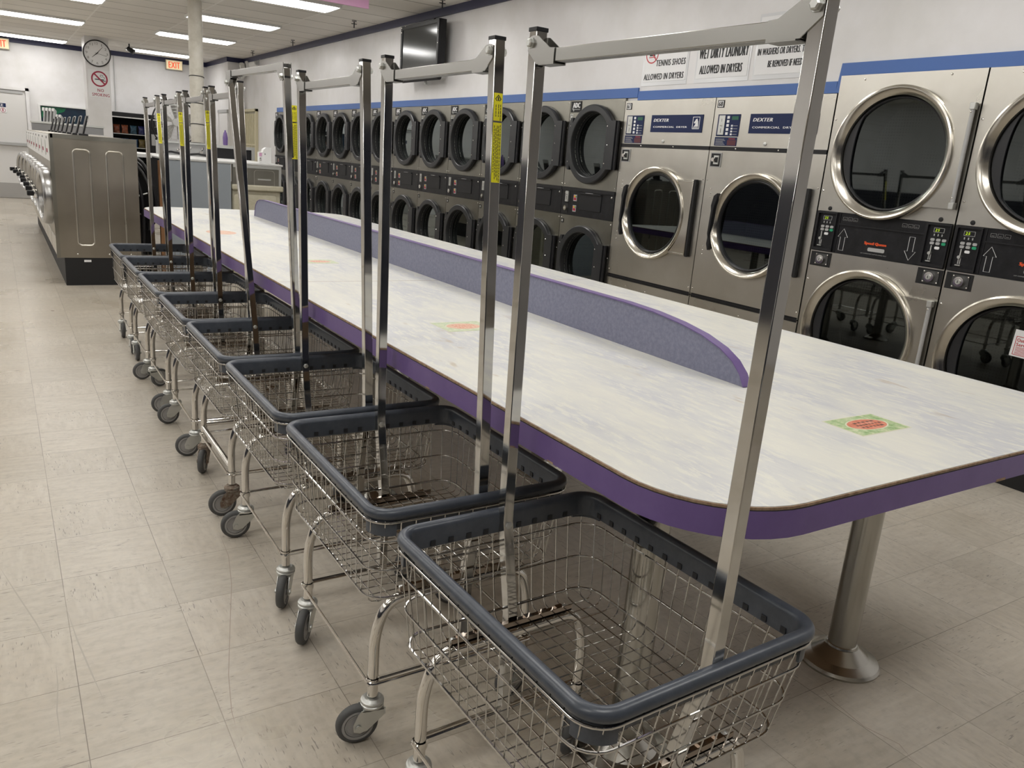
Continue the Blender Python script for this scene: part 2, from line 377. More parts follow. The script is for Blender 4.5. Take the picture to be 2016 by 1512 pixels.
def rrect(hx, hy, r, n=6, cx=0, cy=0):
    out = []
    for qx, qy, a in ((1, 1, 0), (-1, 1, 90), (-1, -1, 180), (1, -1, 270)):
        for i in range(n+1):
            t = math.radians(a+90*i/n); out.append((cx+qx*(hx-r)+r*math.cos(t), cy+qy*(hy-r)+r*math.sin(t)))
    return out
def fillet(pts, r, n=4):
    P = [Vector(p) for p in pts]; out = [P[0]]
    for i in range(1, len(P)-1):
        a = (P[i-1]-P[i]); b = (P[i+1]-P[i]); d = min(r, a.length*0.49, b.length*0.49)
        p0 = P[i]+a.normalized()*d; p1 = P[i]+b.normalized()*d
        for k in range(n+1):
            t = k/n; out.append(p0*(1-t)**2+P[i]*2*t*(1-t)+p1*t*t)
    out.append(P[-1]); return out

# ================================================================ the room
H = 3.05; XR = 4.37; YB = 19.3; XL = -5.2; YF = -4.5
b = MB(); b.box(XL-0.2, 5.2, YF-0.2, YB+0.3, -0.1, 0, 'floor'); fl = struct(b.build('floor'))
M['scuff'] = mat('brown_scuff', (0.34, 0.28, 0.23), 0.4); M['scuff2'] = mat('faint_scuff', (0.37, 0.335, 0.285), 0.4)
def scuff(pts, wd, key):
    b = MB(); k = len(pts); vs = []
    for i, (x, y) in enumerate(pts):
        a = Vector(pts[max(i-1, 0)]); c = Vector(pts[min(i+1, k-1)]); t = (c-a).normalized(); q = wd*(0.15 if i in (0, k-1) else 1)
        vs += [(x-t.y*q, y+t.x*q, 0.0003), (x+t.y*q, y-t.x*q, 0.0003)]
    b.add(vs, [(2*i, 2*i+1, 2*i+3, 2*i+2) for i in range(k-1)], key); b.build('scuff_mark', fl)
for P_, w_, k_ in (([(0.6062, 2.8619), (0.5937, 2.6486), (0.5578, 2.4523), (0.4971, 2.2144), (0.4352, 1.9678), (0.4077, 1.8168), (0.4016, 1.7388)], 0.0012, 'scuff'), ([(0.0764, 2.5345), (0.093, 2.3167), (0.1133, 2.136), (0.1302, 1.9982)], 0.002, 'scuff2'), ([(-0.0913, 2.8598), (-0.052, 2.6755), (-0.0049, 2.4637), (0.0238, 2.3082)], 0.002, 'scuff2'), ([(0.0341, 2.2245), (0.0326, 2.1149), (0.024, 2.0067), (0.0252, 1.8795)], 0.0016, 'scuff2'), ([(1.9633, 1.2001), (1.928, 1.1135), (1.9109, 1.0022), (1.9361, 0.9115), (1.9093, 0.8514)], 0.0015, 'scuff')): scuff(P_, w_, k_)
b = MB(); b.box(XL-0.2, 5.2, YF-0.2, YB+0.3, H, H+0.1, 'ceil'); struct(b.build('ceiling'))
Y_ADC1 = 5.287+13*0.7562
b = MB()                                                    # right wall: full height beyond the machines, a bulkhead over them
b.box(XR, XR+0.15, Y_ADC1+0.02, YB, 0, H, 'wall'); b.box(XR, XR+0.15, YF, 1.50, 0, H, 'wall')
b.box(XR, XR+0.15, 5.287, Y_ADC1+0.02, 2.016, H, 'wall'); b.box(XR, XR+0.15, 3.294, 5.287, 1.996, H, 'wall'); b.box(XR, XR+0.15, 1.50, 3.294, 2.096, H, 'wall')
struct(b.build('wall_right'))
b = MB(); b.box(XL, 5.0, YB, YB+0.15, 0, H, 'wall'); struct(b.build('wall_back'))
b = MB(); b.box(XL-0.15, XL, YF, YB, 0, H, 'wall'); struct(b.build('wall_left'))
b = MB(); b.box(XL, XL+0.03, YF, 13.0, 0, 1.5, 'wainscot'); struct(b.build('trim_8'))  # unseen panel added so the chrome posts and door glass reflect something dark
b = MB(); b.box(XL, 5.0, YF-0.15, YF, 0, 0.3, 'wall'); b.box(XL, 5.0, YF-0.15, YF, 2.75, H, 'wall')
for x in (XL, -2.9, -0.6, 1.7, 4.0): b.box(x, x+0.12, YF-0.15, YF, 0.3, 2.75, 'wall')
struct(b.build('wall_front'))
b = MB(); b.box(4.05, XR, 17.35, YB, 0, H, 'wall'); struct(b.build('wall_corner_chase'))
b = MB(); b.box(1.50, 1.885, 17.0, 17.5, 0, H, 'wall'); struct(b.build('wall_clock_pier'))
# navy cove strip under the ceiling
b = MB(); b.box(XR-0.025, XR, YF, 17.35, 2.965, H, 'navy'); struct(b.build('trim_1'))
b = MB(); b.box(4.025, XR, 17.325, 17.35, 2.965, H, 'navy'); struct(b.build('trim_2'))
b = MB(); b.box(4.025, 4.05, 17.35, YB, 2.965, H, 'navy'); struct(b.build('trim_3'))
b = MB(); b.box(XL, 4.05, YB-0.025, YB, 2.96, H, 'navy'); struct(b.build('trim_4'))
# blue stripe stepping over the machines
b = MB(); b.box(XR-0.014, XR, 5.158, Y_ADC1-0.06, 2.016, 2.090, 'blue'); struct(b.build('trim_5'))
b = MB(); b.box(XR-0.010, XR, 3.320, 5.158, 1.996, 2.064, 'blue'); struct(b.build('trim_6'))
b = MB(); b.prism([(-3.320, 1.996), (-3.305, 2.165), (-1.3, 2.165), (-1.3, 2.094), (-3.287, 2.094), (-3.296, 1.996)], 0, 0.012, 'blue')
o = b.build('trim_7'); struct(o)
for v in o.data.vertices: v.co = Vector((XR-v.co.z, -v.co.x, v.co.y))
b = MB(); b.box(0.75, 4.05, YB-0.02, YB, 0, 0.1, 'lgrey'); struct(b.build('baseboard_back'))
# back-left door
d = thing('door_1', 'white door with grey push bar and steel kick plate in the back wall', 'door', (0, YB, 0)); del d['label']; del d['category']; struct(d)
b = MB(BW); b.box(-0.36, 0.60, 0.01, 2.08, 0.0, 0.03, 'door'); b.build('door_panel', d, 0.003)
b = MB(BW); b.box(0.605, 0.665, 0, 2.14, 0, 0.06, 'wall'); b.box(-0.44, 0.665, 2.085, 2.14, 0, 0.06, 'wall'); b.box(-0.44, -0.37, 0, 2.14, 0, 0.06, 'wall'); b.build('door_frame', d)
b = MB(BW); b.box(-0.34, 0.56, 2.02, 2.07, 0.03, 0.045, 'lgrey'); b.build('door_closer', d)
b = MB(BW); b.box(-0.34, 0.58, 1.03, 1.09, 0.03, 0.09, 'lgrey'); b.build('push_bar', d, 0.005)
b = MB(BW); b.box(-0.35, 0.59, 0.02, 0.30, 0.03, 0.034, 'kick'); b.build('kick_plate', d)
s = thing('notice_sign', 'blue and white notice sign on the back left door', 'sign', (0, YB-0.032, 0))
b = MB(BW); b.box(-0.12, 0.265, 1.64, 1.825, 0, 0.004, 'paper'); b.build('sign_board', s)
b = MB(BW); b.box(-0.115, 0.26, 1.745, 1.82, 0.004, 0.005, 'dexblue'); b.text('NOTICE', 0.075, 1.783, 0.0055, 0.05, 'paper', fat=0.003); b.build('sign_header', s)
b = MB(BW); b.ringprism(circ(0.205, 1.69, 0.045), circ(0.205, 1.69, 0.038), 0.004, 0.0055, 'darkred'); b.box(0.195, 0.213, 1.665, 1.72, 0.004, 0.005, 'darkred')
b.box(-0.10, 0.13, 1.715, 1.722, 0.004, 0.005, 'ink'); b.box(-0.10, 0.13, 1.69, 1.697, 0.004, 0.005, 'ink'); b.box(-0.10, 0.12, 1.665, 1.672, 0.004, 0.005, 'ink'); b.build('pictogram', s)
# white door in the chase and beige folding gate
d = bpy.data.objects.new('door_2', None); COL.objects.link(d); d.location = (4.05, 18.1, 0); struct(d)
b = MB(RW); b.box(0.0, 0.72, 0, 2.0, 0, 0.02, 'door'); b.build('door_panel', d, 0.003)
b = MB(RW); b.box(-0.05, 0.0, 0, 2.06, 0, 0.035, 'wall'); b.box(-0.05, 0.75, 2.0, 2.06, 0, 0.035, 'lgrey'); b.build('door_frame', d)
g = thing('folding_gate', 'beige metal slatted folding gate in the far right wall', 'gate', (XR, 17.33, 0))
b = MB(RW); b.box(0, 0.05, 0, 2.09, 0, 0.05, 'beige'); b.box(0.93, 0.98, 0, 2.09, 0, 0.05, 'beige'); b.box(0.0, 0.98, 2.04, 2.09, 0, 0.05, 'beige'); b.build('gate_frame', g, 0.003)
b = MB(RW)
for i in range(9): b.box(0.07+i*0.096, 0.115+i*0.096, 0.02, 2.0, 0.015, 0.04, 'beige')
b.box(0.05, 0.93, 1.93, 2.0, 0.01, 0.03, 'beige'); b.box(0.05, 0.93, 1.40, 1.43, 0.01, 0.045, 'beige'); b.build('slats', g)
b = MB(RW); b.box(0.05, 0.93, 0.0, 2.04, 0.001, 0.006, 'cream'); b.build('backing', g)
# ceiling lights
def light(x, y, label, group):
    t = thing('ceiling_light', label, 'light', (x, y, H), 0, group)
    b = MB(); b.ringprism(rrect(0.60, 0.245, 0.01, 1), rrect(0.582, 0.223, 0.01, 1), -0.03, 0, 'white'); b.build('frame', t)
    b = MB()
    a, c = rrect(0.584, 0.225, 0.01, 1), rrect(0.54, 0.175, 0.01, 1); k = len(a)
    vs = [(p[0], p[1], -0.012) for p in a]+[(p[0], p[1], -0.045) for p in c]
    b.add(vs, [(i, (i+1) % k, (i+1) % k+k, i+k) for i in range(k)]+[tuple(range(2*k-1, k-1, -1))], 'lens'); b.build('lens', t)
    return t
vis = {(2.94, 9.85): 'long lit ceiling light cut by the top edge, beside the pink hanging board',
       (2.94, 12.22): 'lit ceiling light just right of the round column, nearest of three in its row',
       (2.94, 14.74): 'lit ceiling light crossed by the round column, middle of its row',
       (2.93, 18.15): 'farthest lit ceiling light, left of the exit sign and round column',
       (0.74, 15.0): 'nearer of two lit ceiling lights above the front loading washers',
       (0.74, 18.5): 'farther of two lit ceiling lights above the white door on the left'}
first = None
for (x, y), lab in vis.items():
    if first is None: first = light(x, y, lab, 'ceiling lights')
    else: dup(first, (x, y, H), lab)
for x in (2.94, 0.74, -1.5, -3.7):
    for y in (0.05, 2.5, 4.95, 7.4, 9.85, 12.2, 14.9, 17.9):
        if (x > 2 and y > 9) or (x == 0.74 and y > 13): continue
        dup(first, (x, y, H), 'lit ceiling light outside the picture')

# ================================================================ stacked dryers with black doors
def arc_notch(cx, cy, r, a0, a1, n): return [(cx+r*math.cos(a0+(a1-a0)*i/n), cy+r*math.sin(a0+(a1-a0)*i/n)) for i in range(n+1)]
def panel_with_hole(b, u0, u1, v0, v1, cx, cy, r, c0, c1, key, n=40):
    # rectangular sheet with a round hole: the outer loop follows the hole's rays out to the rectangle
    outer = []; inner = []
    A = sorted(set([2*PI*i/n for i in range(n)]+[math.atan2(v-cy, u-cx) % (2*PI) for u in (u0, u1) for v in (v0, v1)]))
    for a in A:
        dx, dy = math.cos(a), math.sin(a); t = 1e9
        if dx > 1e-9: t = min(t, (u1-cx)/dx)
        if dx < -1e-9: t = min(t, (u0-cx)/dx)
        if dy > 1e-9: t = min(t, (v1-cy)/dy)
        if dy < -1e-9: t = min(t, (v0-cy)/dy)
        outer.append((cx+dx*t, cy+dy*t)); inner.append((cx+dx*r, cy+dy*r))
    b.ringprism(outer, inner, c0, c1, key)
def screw(b, u, v, w_, r=0.006, key='chrome'):
    b.lathe((u, v, w_), (0, 0, 1), [(r, 0), (r*0.8, 0.002), (0, 0.0035)], key, 10)
XD = 4.35
def adc():
    W = 0.7562
    t = thing('stacked_dryer', 'x', 'dryer', (XD, 0, 0), 0, 'stacked dryers with black round doors')
    b = MB(RW); b.box(0.004, W-0.004, 0.02, 2.012, -0.42, -0.40, 'steel_dark'); b.box(0.003, 0.012, 0, 2.012, -0.42, -0.001, 'steel_dark'); b.box(W-0.012, W-0.003, 0, 2.012, -0.42, -0.001, 'steel_dark'); b.box(0.003, W-0.003, 2.0, 2.012, -0.42, -0.001, 'steel_dark')
    panel_with_hole(b, 0.003, W-0.003, 1.274, 2.012, 0.385, 1.643, 0.262, -0.004, 0, 'steel_dark')
    panel_with_hole(b, 0.003, W-0.003, 0.12, 1.029, 0.385, 0.630, 0.262, -0.004, 0, 'steel_dark')
    b.box(0.01, W-0.01, 0.0, 0.12, -0.03, -0.01, 'black')
    b.build('cabinet', t)
    for zc in (1.643, 0.630):
        b = MB(RW)
        b.lathe((0.385, zc, 0), (0, 0, 1), [(0.328, 0.004), (0.330, 0.030), (0.326, 0.040), (0.318, 0.046), (0.276, 0.046), (0.270, 0.042)], 'charcoal', 56)
        b.lathe((0.385, zc, 0), (0, 0, 1), [(0.270, 0.042), (0.262, 0.02), (0.262, -0.028), (0.252, -0.034)], 'deep', 56)
        b.prism([(0.60, zc-0.195), (0.715, zc-0.195), (0.715, zc+0.195), (0.60, zc+0.195)], 0.004, 0.047, 'charcoal')
        b.prism([(0.055, zc-0.165), (0.085, zc-0.22), (0.11, zc-0.22), (0.11, zc+0.22), (0.085, zc+0.22), (0.055, zc+0.165)], 0.004, 0.040, 'charcoal')
        for q in (-0.15, 0, 0.15): screw(b, 0.63-abs(q)*0.12, zc+q, 0.047, 0.006); screw(b, 0.075+abs(q)*0.05, zc+q, 0.040, 0.005)
        dr = b.build('door', t, 0, 28)
        b = MB(RW); b.lathe((0.385, zc, -0.03), (0, 0, 1), [(0, 0), (0.261, 0)], 'glass', 40); b.build('door_glass', dr)
        b = MB(RW); b.cyl((0.728, zc-0.195, 0.026), (0, 1, 0), 0.013, 0.39, 'black', 12); b.build('hinge', dr)
        b = MB(RW); b.lathe((0.385, zc, 0), (0, 0, 1), [(0.262, -0.05), (0.31, -0.07), (0.31, -0.36), (0, -0.38)], 'drum', 40); b.build('drum', t)
    b = MB(RW); b.box(0.003, W-0.003, 1.031, 1.272, -0.02, 0.004, 'panel'); b.box(0.003, W-0.003, 1.245, 1.272, 0.004, 0.012, 'black')
    for u, v in ((0.712, 1.222), (0.055, 1.222)): screw(b, u, v, 0.004, 0.009)
    cp = b.build('control_panel', t, 0)
    b = MB(RW); b.box(0.068, 0.112, 1.145, 1.238, 0.004, 0.016, 'zinc'); b.box(0.088, 0.092, 1.165, 1.195, 0.016, 0.0165, 'deep'); b.box(0.08, 0.10, 1.205, 1.209, 0.016, 0.0165, 'deep'); b.build('coin_slot', cp, 0.002)
    b = MB(RW); b.box(0.045, 0.11, 1.045, 1.13, 0.004, 0.006, 'deep'); b.cyl((0.078, 1.088, 0.004), (0, 0, 1), 0.022, 0.016, 'chrome'); b.cyl((0.078, 1.088, 0.02), (0, 0, 1), 0.010, 0.003, 'zinc'); b.build('coin_box_lock', cp)
    for v in (1.185, 1.093):
        b = MB(RW); b.box(0.185, 0.232, v-0.028, v+0.028, 0.004, 0.008, 'lgrey'); b.box(0.19, 0.227, v-0.02, v+0.002, 0.008, 0.009, 'darkred')
        b.box(0.19, 0.201, v+0.006, v+0.02, 0.008, 0.0095, 'orange'); b.box(0.203, 0.214, v+0.006, v+0.02, 0.008, 0.0095, 'yellow'); b.box(0.216, 0.227, v+0.006, v+0.02, 0.008, 0.0095, 'dexlcd'); b.build('display', cp)
    b = MB(RW); b.box(0.286, 0.584, 1.089, 1.233, 0.004, 0.010, 'black'); b.box(0.286, 0.584, 1.226, 1.236, 0.010, 0.022, 'black'); b.box(0.37, 0.46, 1.236, 1.238, 0.006, 0.022, 'paper'); b.build('lint_door', cp, 0.002)
    b = MB(RW); b.box(0.018, 0.165, 1.912, 2.004, 0, 0.006, 'deep')
    b.prism([(0.035, 1.945), (0.06, 1.945), (0.06, 1.938), (0.15, 1.938), (0.15, 1.933), (0.072, 1.933), (0.062, 1.917)], 0.006, 0.0068, 'lgrey')
    b.text('ADC', 0.100, 1.970, 0.006, 0.042, 'paper', 0.10, fat=0.0045); b.build('maker_plate', t)
    b = MB(RW); b.box(0.014, 0.058, 1.852, 1.896, 0, 0.004, 'zinc'); b.ringprism(rrect(0.015, 0.017, 0.005, 3, 0.036, 1.874), rrect(0.010, 0.012, 0.004, 3, 0.036, 1.874), 0.004, 0.0048, 'ink'); b.build('number_plate', t)
    b = MB(RW); b.box(0.02, 0.056, 0.955, 0.992, 0, 0.003, 'deep'); b.box(0.028, 0.048, 0.963, 0.984, 0.003, 0.004, 'zinc')
    for u in (0.02, W-0.02):
        for v in (1.30, 1.99, 1.0, 0.72, 0.35, 1.78): screw(b, u, v, 0, 0.006)
    b.build('panel_screws', t)
    return t
near_names = ['directly left of the dryer numbered 67', 'second left of the dryer numbered 67', 'third left of the dryer numbered 67', 'fourth left of the dryer numbered 67',
 'fifth left of the dryer numbered 67', 'sixth left of the dryer numbered 67', 'seventh left of the dryer numbered 67', 'eighth left of the dryer numbered 67',
 'sixth from the far end of its row', 'fifth from the far end of its row', 'third from the far end of its row', 'second from the far end of its row', 'at the far left end of the row']
near_names[9] = 'fourth from the far end of its row'; near_names[8] = 'fifth from the far end of its row'
A0 = adc(); A0.location = (XD, 5.287+0.7562, 0); A0['label'] = 'steel stacked dryer with two black doors, '+near_names[0]
for i in range(1, 13): dup(A0, (XD, 5.287+0.7562*(i+1), 0), 'steel stacked dryer with two black doors, '+near_names[i])

# ================================================================ big single dryers 67 and 68
def dexter(num, lab, y):
    W = 0.995
    t = thing('commercial_dryer', lab, 'dryer', (XD, y, 0), 0, 'numbered dryers with one big door')
    b = MB(RW)
    b.box(0.003, W-0.003, 1.662, 1.992, -0.02, 0.0, 'steel'); b.box(0.003, W-0.003, 1.636, 1.662, -0.02, 0.004, 'black')
    panel_with_hole(b, 0.003, W-0.003, 0.605, 1.635, 0.495, 1.142, 0.31, -0.004, 0, 'steel')
    b.box(0.006, W-0.006, 0.572, 0.605, -0.03, -0.008, 'deep'); b.box(0.003, W-0.003, 0.585, 0.592, -0.008, 0.004, 'black')
    b.box(0.003, W-0.003, 0.02, 0.572, -0.02, 0.0, 'steel')
    b.box(0.003, 0.012, 0, 1.992, -0.42, -0.004, 'steel_dark'); b.box(W-0.012, W-0.003, 0, 1.992, -0.42, -0.004, 'steel_dark'); b.box(0.003, W-0.003, 0, 1.99, -0.42, -0.40, 'steel_dark')
    for u, v in ((0.02, 1.43), (0.975, 1.43), (0.02, 0.64), (0.975, 0.64), (0.07, 1.37), (0.07, 1.34), (0.07, 1.31), (0.07, 0.96), (0.07, 0.93), (0.07, 0.90), (0.498, 0.52), (0.25, 1.649), (0.62, 1.649)): screw(b, u, v, 0.0 if abs(v-1.649) > .01 else .004, 0.006)
    b.lathe((0.498, 1.687, 0), (0, 0, 1), [(0.013, 0), (0.013, 0.005), (0.004, 0.008), (0, 0.008)], 'zinc', 14)
    b.build('cabinet', t)
    b = MB(RW); b.box(0.022, 0.084, 1.924, 1.975, 0, 0.003, 'ink'); b.box(0.030, 0.076, 1.929, 1.970, 0.003, 0.004, 'paper'); b.text(num, 0.053, 1.9495, 0.004, 0.032, 'ink', 0.034, fat=0.002); b.build('number_plate', t)
    b = MB(RW); b.box(0.046, 0.250, 1.732, 1.879, 0, 0.004, 'dexblue')
    cp = b.build('control_panel', t)
    b = MB(RW); b.box(0.062, 0.118, 1.742, 1.872, 0.004, 0.010, 'zinc'); b.box(0.082, 0.098, 1.80, 1.806, 0.010, 0.018, 'chrome'); b.box(0.088, 0.092, 1.755, 1.785, 0.010, 0.0105, 'ink'); b.box(0.088, 0.091, 1.83, 1.85, 0.010, 0.0105, 'ink'); b.build('coin_slot', cp, 0.002)
    b = MB(RW)
    for i in range(5): b.box(0.134, 0.156, 1.742+i*0.027, 1.760+i*0.027, 0.004, 0.006, 'paper')
    for i in range(4): b.box(0.178, 0.194, 1.74+i*0.019, 1.752+i*0.019, 0.004, 0.006, 'paper'); b.box(0.200, 0.238, 1.744+i*0.019, 1.747+i*0.019, 0.004, 0.0055, 'lgrey')
    b.build('push_buttons', cp)
    b = MB(RW); b.box(0.178, 0.238, 1.842, 1.866, 0.004, 0.006, 'dexlcd'); b.build('display', cp)
    b = MB(RW); b.box(0.040, 0.245, 1.668, 1.726, 0, 0.003, 'dexblue'); b.box(0.16, 0.24, 1.672, 1.708, 0.003, 0.0035, 'maroon'); b.text('WARNING', 0.20, 1.716, 0.003, 0.008, 'orange')
    for i in range(5): b.box(0.05, 0.14-0.01*(i % 3), 1.675+i*0.009, 1.678+i*0.009, 0.003, 0.0036, 'lgrey')
    b.build('warning_label', t)
    b = MB(RW); b.box(0.340, 0.895, 1.754, 1.880, 0, 0.004, 'dexblue')
    b.text('DEXTER', 0.455, 1.842, 0.004, 0.022, 'paper', 0.165, shear=0.3, fat=0.002)
    b.text('COMMERCIAL  DRYER', 0.555, 1.793, 0.004, 0.013, 'paper', 0.37, fat=0.0012)
    b.ringprism(rrect(0.036, 0.043, 0.004, 2, 0.830, 1.822), rrect(0.032, 0.039, 0.003, 2, 0.830, 1.822), 0.004, 0.0055, 'paper')
    b.prism([(0.806, 1.795), (0.854, 1.795), (0.850, 1.83), (0.838, 1.852), (0.826, 1.848), (0.818, 1.835), (0.808, 1.826), (0.812, 1.818), (0.826, 1.822), (0.822, 1.808)], 0.004, 0.0055, 'paper')
    b.box(0.804, 0.856, 1.785, 1.79, 0.004, 0.0055, 'paper'); b.build('name_plate', t)
    b = MB(RW); b.box(0.028, 0.128, 1.520, 1.620, 0, 0.006, 'lgrey'); b.box(0.034, 0.122, 1.526, 1.614, 0.004, 0.007, 'deep')
    b.box(0.07, 0.115, 1.540, 1.60, 0.007, 0.018, 'zinc'); b.box(0.082, 0.11, 1.552, 1.588, 0.018, 0.020, 'deep'); b.cyl((0.068, 1.571, 0.007), (0, 0, 1), 0.014, 0.02, 'chrome'); b.build('coin_box_lock', t)
    b = MB(RW)
    b.lathe((0.495, 1.142, 0), (0, 0, 1), [(0.355, 0.004), (0.356, 0.034), (0.352, 0.043), (0.344, 0.046), (0.336, 0.044), (0.318, 0.028), (0.307, 0.014), (0.302, -0.01)], 'ring', 72)
    dr = b.build('door', t, 0, 32)
    b = MB(RW); b.lathe((0.495, 1.142, 0), (0, 0, 1), [(0.308, 0.012), (0.300, 0.016), (0.292, 0.010), (0.288, -0.01)], 'black', 56); b.build('gasket', dr)
    b = MB(RW); b.lathe((0.495, 1.142, -0.004), (0, 0, 1), [(0, 0), (0.300, 0)], 'glass', 48); b.build('door_glass', dr)
    b = MB(RW)
    b.prism([(0.165, 1.325), (0.195, 1.345), (0.20, 1.30), (0.185, 1.255), (0.178, 1.22), (0.166, 1.05), (0.17, 1.03), (0.185, 0.99), (0.186, 0.952), (0.172, 0.94), (0.155, 0.985), (0.158, 1.03), (0.150, 1.06), (0.156, 1.22), (0.150, 1.255)], 0.03, 0.065, 'black'); b.build('door_handle', dr, 0.004)
    b = MB(RW); b.prism([(0.738, 1.418), (0.912, 1.418), (0.912, 0.866), (0.738, 0.866), (0.80, 0.95), (0.842, 1.142), (0.80, 1.335)], 0.004, 0.034, 'ring'); b.box(0.745, 0.905, 1.404, 1.411, 0.034, 0.037, 'steel'); b.box(0.745, 0.905, 0.873, 0.880, 0.034, 0.037, 'steel'); b.build('hinge_plate', dr, 0.003)
    b = MB(RW); b.box(0.912, 0.934, 0.86, 1.424, 0.004, 0.03, 'deep'); b.build('hinge', dr, 0.003)
    b = MB(RW); b.lathe((0.495, 1.142, 0), (0, 0, 1), [(0.31, -0.02), (0.37, -0.05), (0.37, -0.36), (0, -0.38)], 'drum', 48); b.build('drum', t)
    return t
dexter('67', 'steel dryer numbered 67 with a navy name plate and one round door', 5.287)
dexter('68', 'steel dryer numbered 68 with a navy name plate and one round door', 4.291)

# ================================================================ stacked dryers with arrows
def queen():
    W = 0.886
    t = thing('stacked_dryer', 'x', 'dryer', (XD, 0, 0), 0, 'stacked dryers with arrows on a black panel')
    b = MB(RW)
    panel_with_hole(b, 0.003, W-0.006, 1.299, 2.092, 0.43, 1.650, 0.325, -0.004, 0, 'steel')
    panel_with_hole(b, 0.003, W-0.006, 0.10, 1.053, 0.43, 0.608, 0.325, -0.004, 0, 'steel')
    b.box(0.003, 0.012, 0, 2.092, -0.42, -0.001, 'steel_dark'); b.box(W-0.015, W-0.006, 0, 2.092, -0.42, -0.001, 'steel_dark'); b.box(0.003, W-0.006, 2.08, 2.092, -0.42, -0.001, 'steel_dark'); b.box(0.003, W-0.006, 0, 2.08, -0.42, -0.40, 'steel_dark')
    b.box(0.01, W-0.01, 0, 0.10, -0.02, -0.004, 'deep')
    for u, v in ((0.17, 2.065), (0.69, 2.07), (0.018, 1.84), (0.018, 1.42), (0.018, 0.87), (0.018, 0.30)): screw(b, u, v, 0, 0.007)
    for u in (0.089, 0.800): b.lathe((u, 1.3165, 0), (0, 0, 1), [(0.013, 0), (0.012, 0.004), (0, 0.006)], 'deep', 16)
    b.build('cabinet', t)
    for zc in (1.650, 0.608):
        b = MB(RW)
        b.lathe((0.43, zc, 0), (0, 0, 1), [(0.373, 0.004), (0.374, 0.040), (0.371, 0.047), (0.362, 0.050), (0.354, 0.048), (0.336, 0.033), (0.322, 0.016), (0.319, -0.03)], 'ring', 80)
        dr = b.build('door', t, 0, 32)
        b = MB(RW); b.lathe((0.43, zc, 0), (0, 0, 1), [(0.320, -0.012), (0.314, -0.004), (0.306, -0.006), (0.304, -0.024)], 'black', 56); b.build('gasket', dr)
        b = MB(RW); b.lathe((0.43, zc, -0.018), (0, 0, 1), [(0, 0), (0.312, 0)], 'glass', 56); b.build('door_glass', dr)
        AA = [math.radians(-46+92*i/24) for i in range(25)]
        b = MB(RW); b.prism([(0.43-0.315*math.cos(a), zc+0.315*math.sin(a)) for a in AA]+[(0.43-(0.3145-0.052*math.cos(a/math.radians(46)*PI/2))*math.cos(a), zc+(0.3145-0.052*math.cos(a/math.radians(46)*PI/2))*math.sin(a)) for a in AA[::-1]], -0.014, -0.004, 'charcoal'); b.build('door_pull', dr)
        P = [(0.695, zc+0.268), (0.850, zc+0.268), (0.850, zc-0.274), (0.695, zc-0.274)]+[(0.43+0.374*math.cos(a), zc+0.374*math.sin(a)) for a in [math.radians(-44+88*i/10) for i in range(11)]]
        b = MB(RW); b.prism(P, 0.004, 0.030, 'steel'); b.build('hinge_plate', dr)
        b = MB(RW); b.cyl((0.860, zc-0.24, 0.03), (0, 1, 0), 0.011, 0.48, 'lgrey', 14); b.box(0.846, 0.874, zc+0.235, zc+0.27, 0.012, 0.044, 'zinc'); b.box(0.846, 0.874, zc-0.275, zc-0.24, 0.012, 0.044, 'zinc'); screw(b, 0.858, zc+0.222, 0.042, .005); screw(b, 0.858, zc-0.215, 0.042, .005); b.build('hinge', dr, 0.002)
        b = MB(RW); b.lathe((0.43, zc, 0), (0, 0, 1), [(0.325, -0.03), (0.37, -0.06), (0.37, -0.36), (0, -0.38)], 'drum', 48); b.build('drum', t)
    b = MB(RW); b.box(0.006, 0.874, 1.055, 1.297, -0.02, 0.002, 'panel'); b.box(0.178, 0.728, 1.225, 1.232, 0.002, 0.010, 'black'); b.box(0.174, 0.178, 1.057, 1.295, 0.002, 0.006, 'black'); b.box(0.724, 0.728, 1.057, 1.295, 0.002, 0.006, 'black')
    cp = b.build('control_panel', t)
    for u0, v0, dy in ((0.216, 1.14, 1), (0.662, 1.14, -1)):
        pts = [(-0.016, -0.065), (-0.016, 0.015), (-0.034, 0.015), (0, 0.065), (0.034, 0.015), (0.016, 0.015), (0.016, -0.065)]
        b = MB(RW); b.tube([(u0+x, v0+y*dy, 0.0028) for x, y in pts], 0.0017, 'paper', 4, True); b.build('arrow_mark', cp)
    for u0, k in ((0.012, 0), (0.730, 1)):
        b = MB(RW); b.ringprism(rrect(0.073, 0.118, 0.004, 2, u0+0.073, 1.177), rrect(0.062, 0.105, 0.003, 2, u0+0.077, 1.180), 0.002, 0.016, 'black')
        pod = b.build('coin_pod', cp)
        b = MB(RW); b.ringprism(rrect(0.030, 0.013, 0.003, 2, u0+0.076, 1.2585), rrect(0.028, 0.011, 0.002, 2, u0+0.076, 1.2585), 0.002, 0.005, 'lgrey'); b.text('25', u0+0.066, 1.2585, 0.002, 0.014, 'green_led', 0.024, shear=0.15); b.build('display', pod)
        b = MB(RW)
        for i in range(3):
            for j in range(2):
                b.prism(rrect(0.012, 0.0075, 0.006, 3, u0+0.050+i*0.033, 1.206-j*0.019), 0.002, 0.006, 'btn_green' if (i == 2 and j == 1) else 'lgrey')
        for i in range(3): b.box(u0+0.050+i*0.022, u0+0.056+i*0.022, 1.226, 1.238, 0.002, 0.003, 'lgrey')
        b.prism(rrect(0.014, 0.0075, 0.006, 3, u0+0.084, 1.163), 0.002, 0.006, 'paper'); b.build('push_buttons', pod)
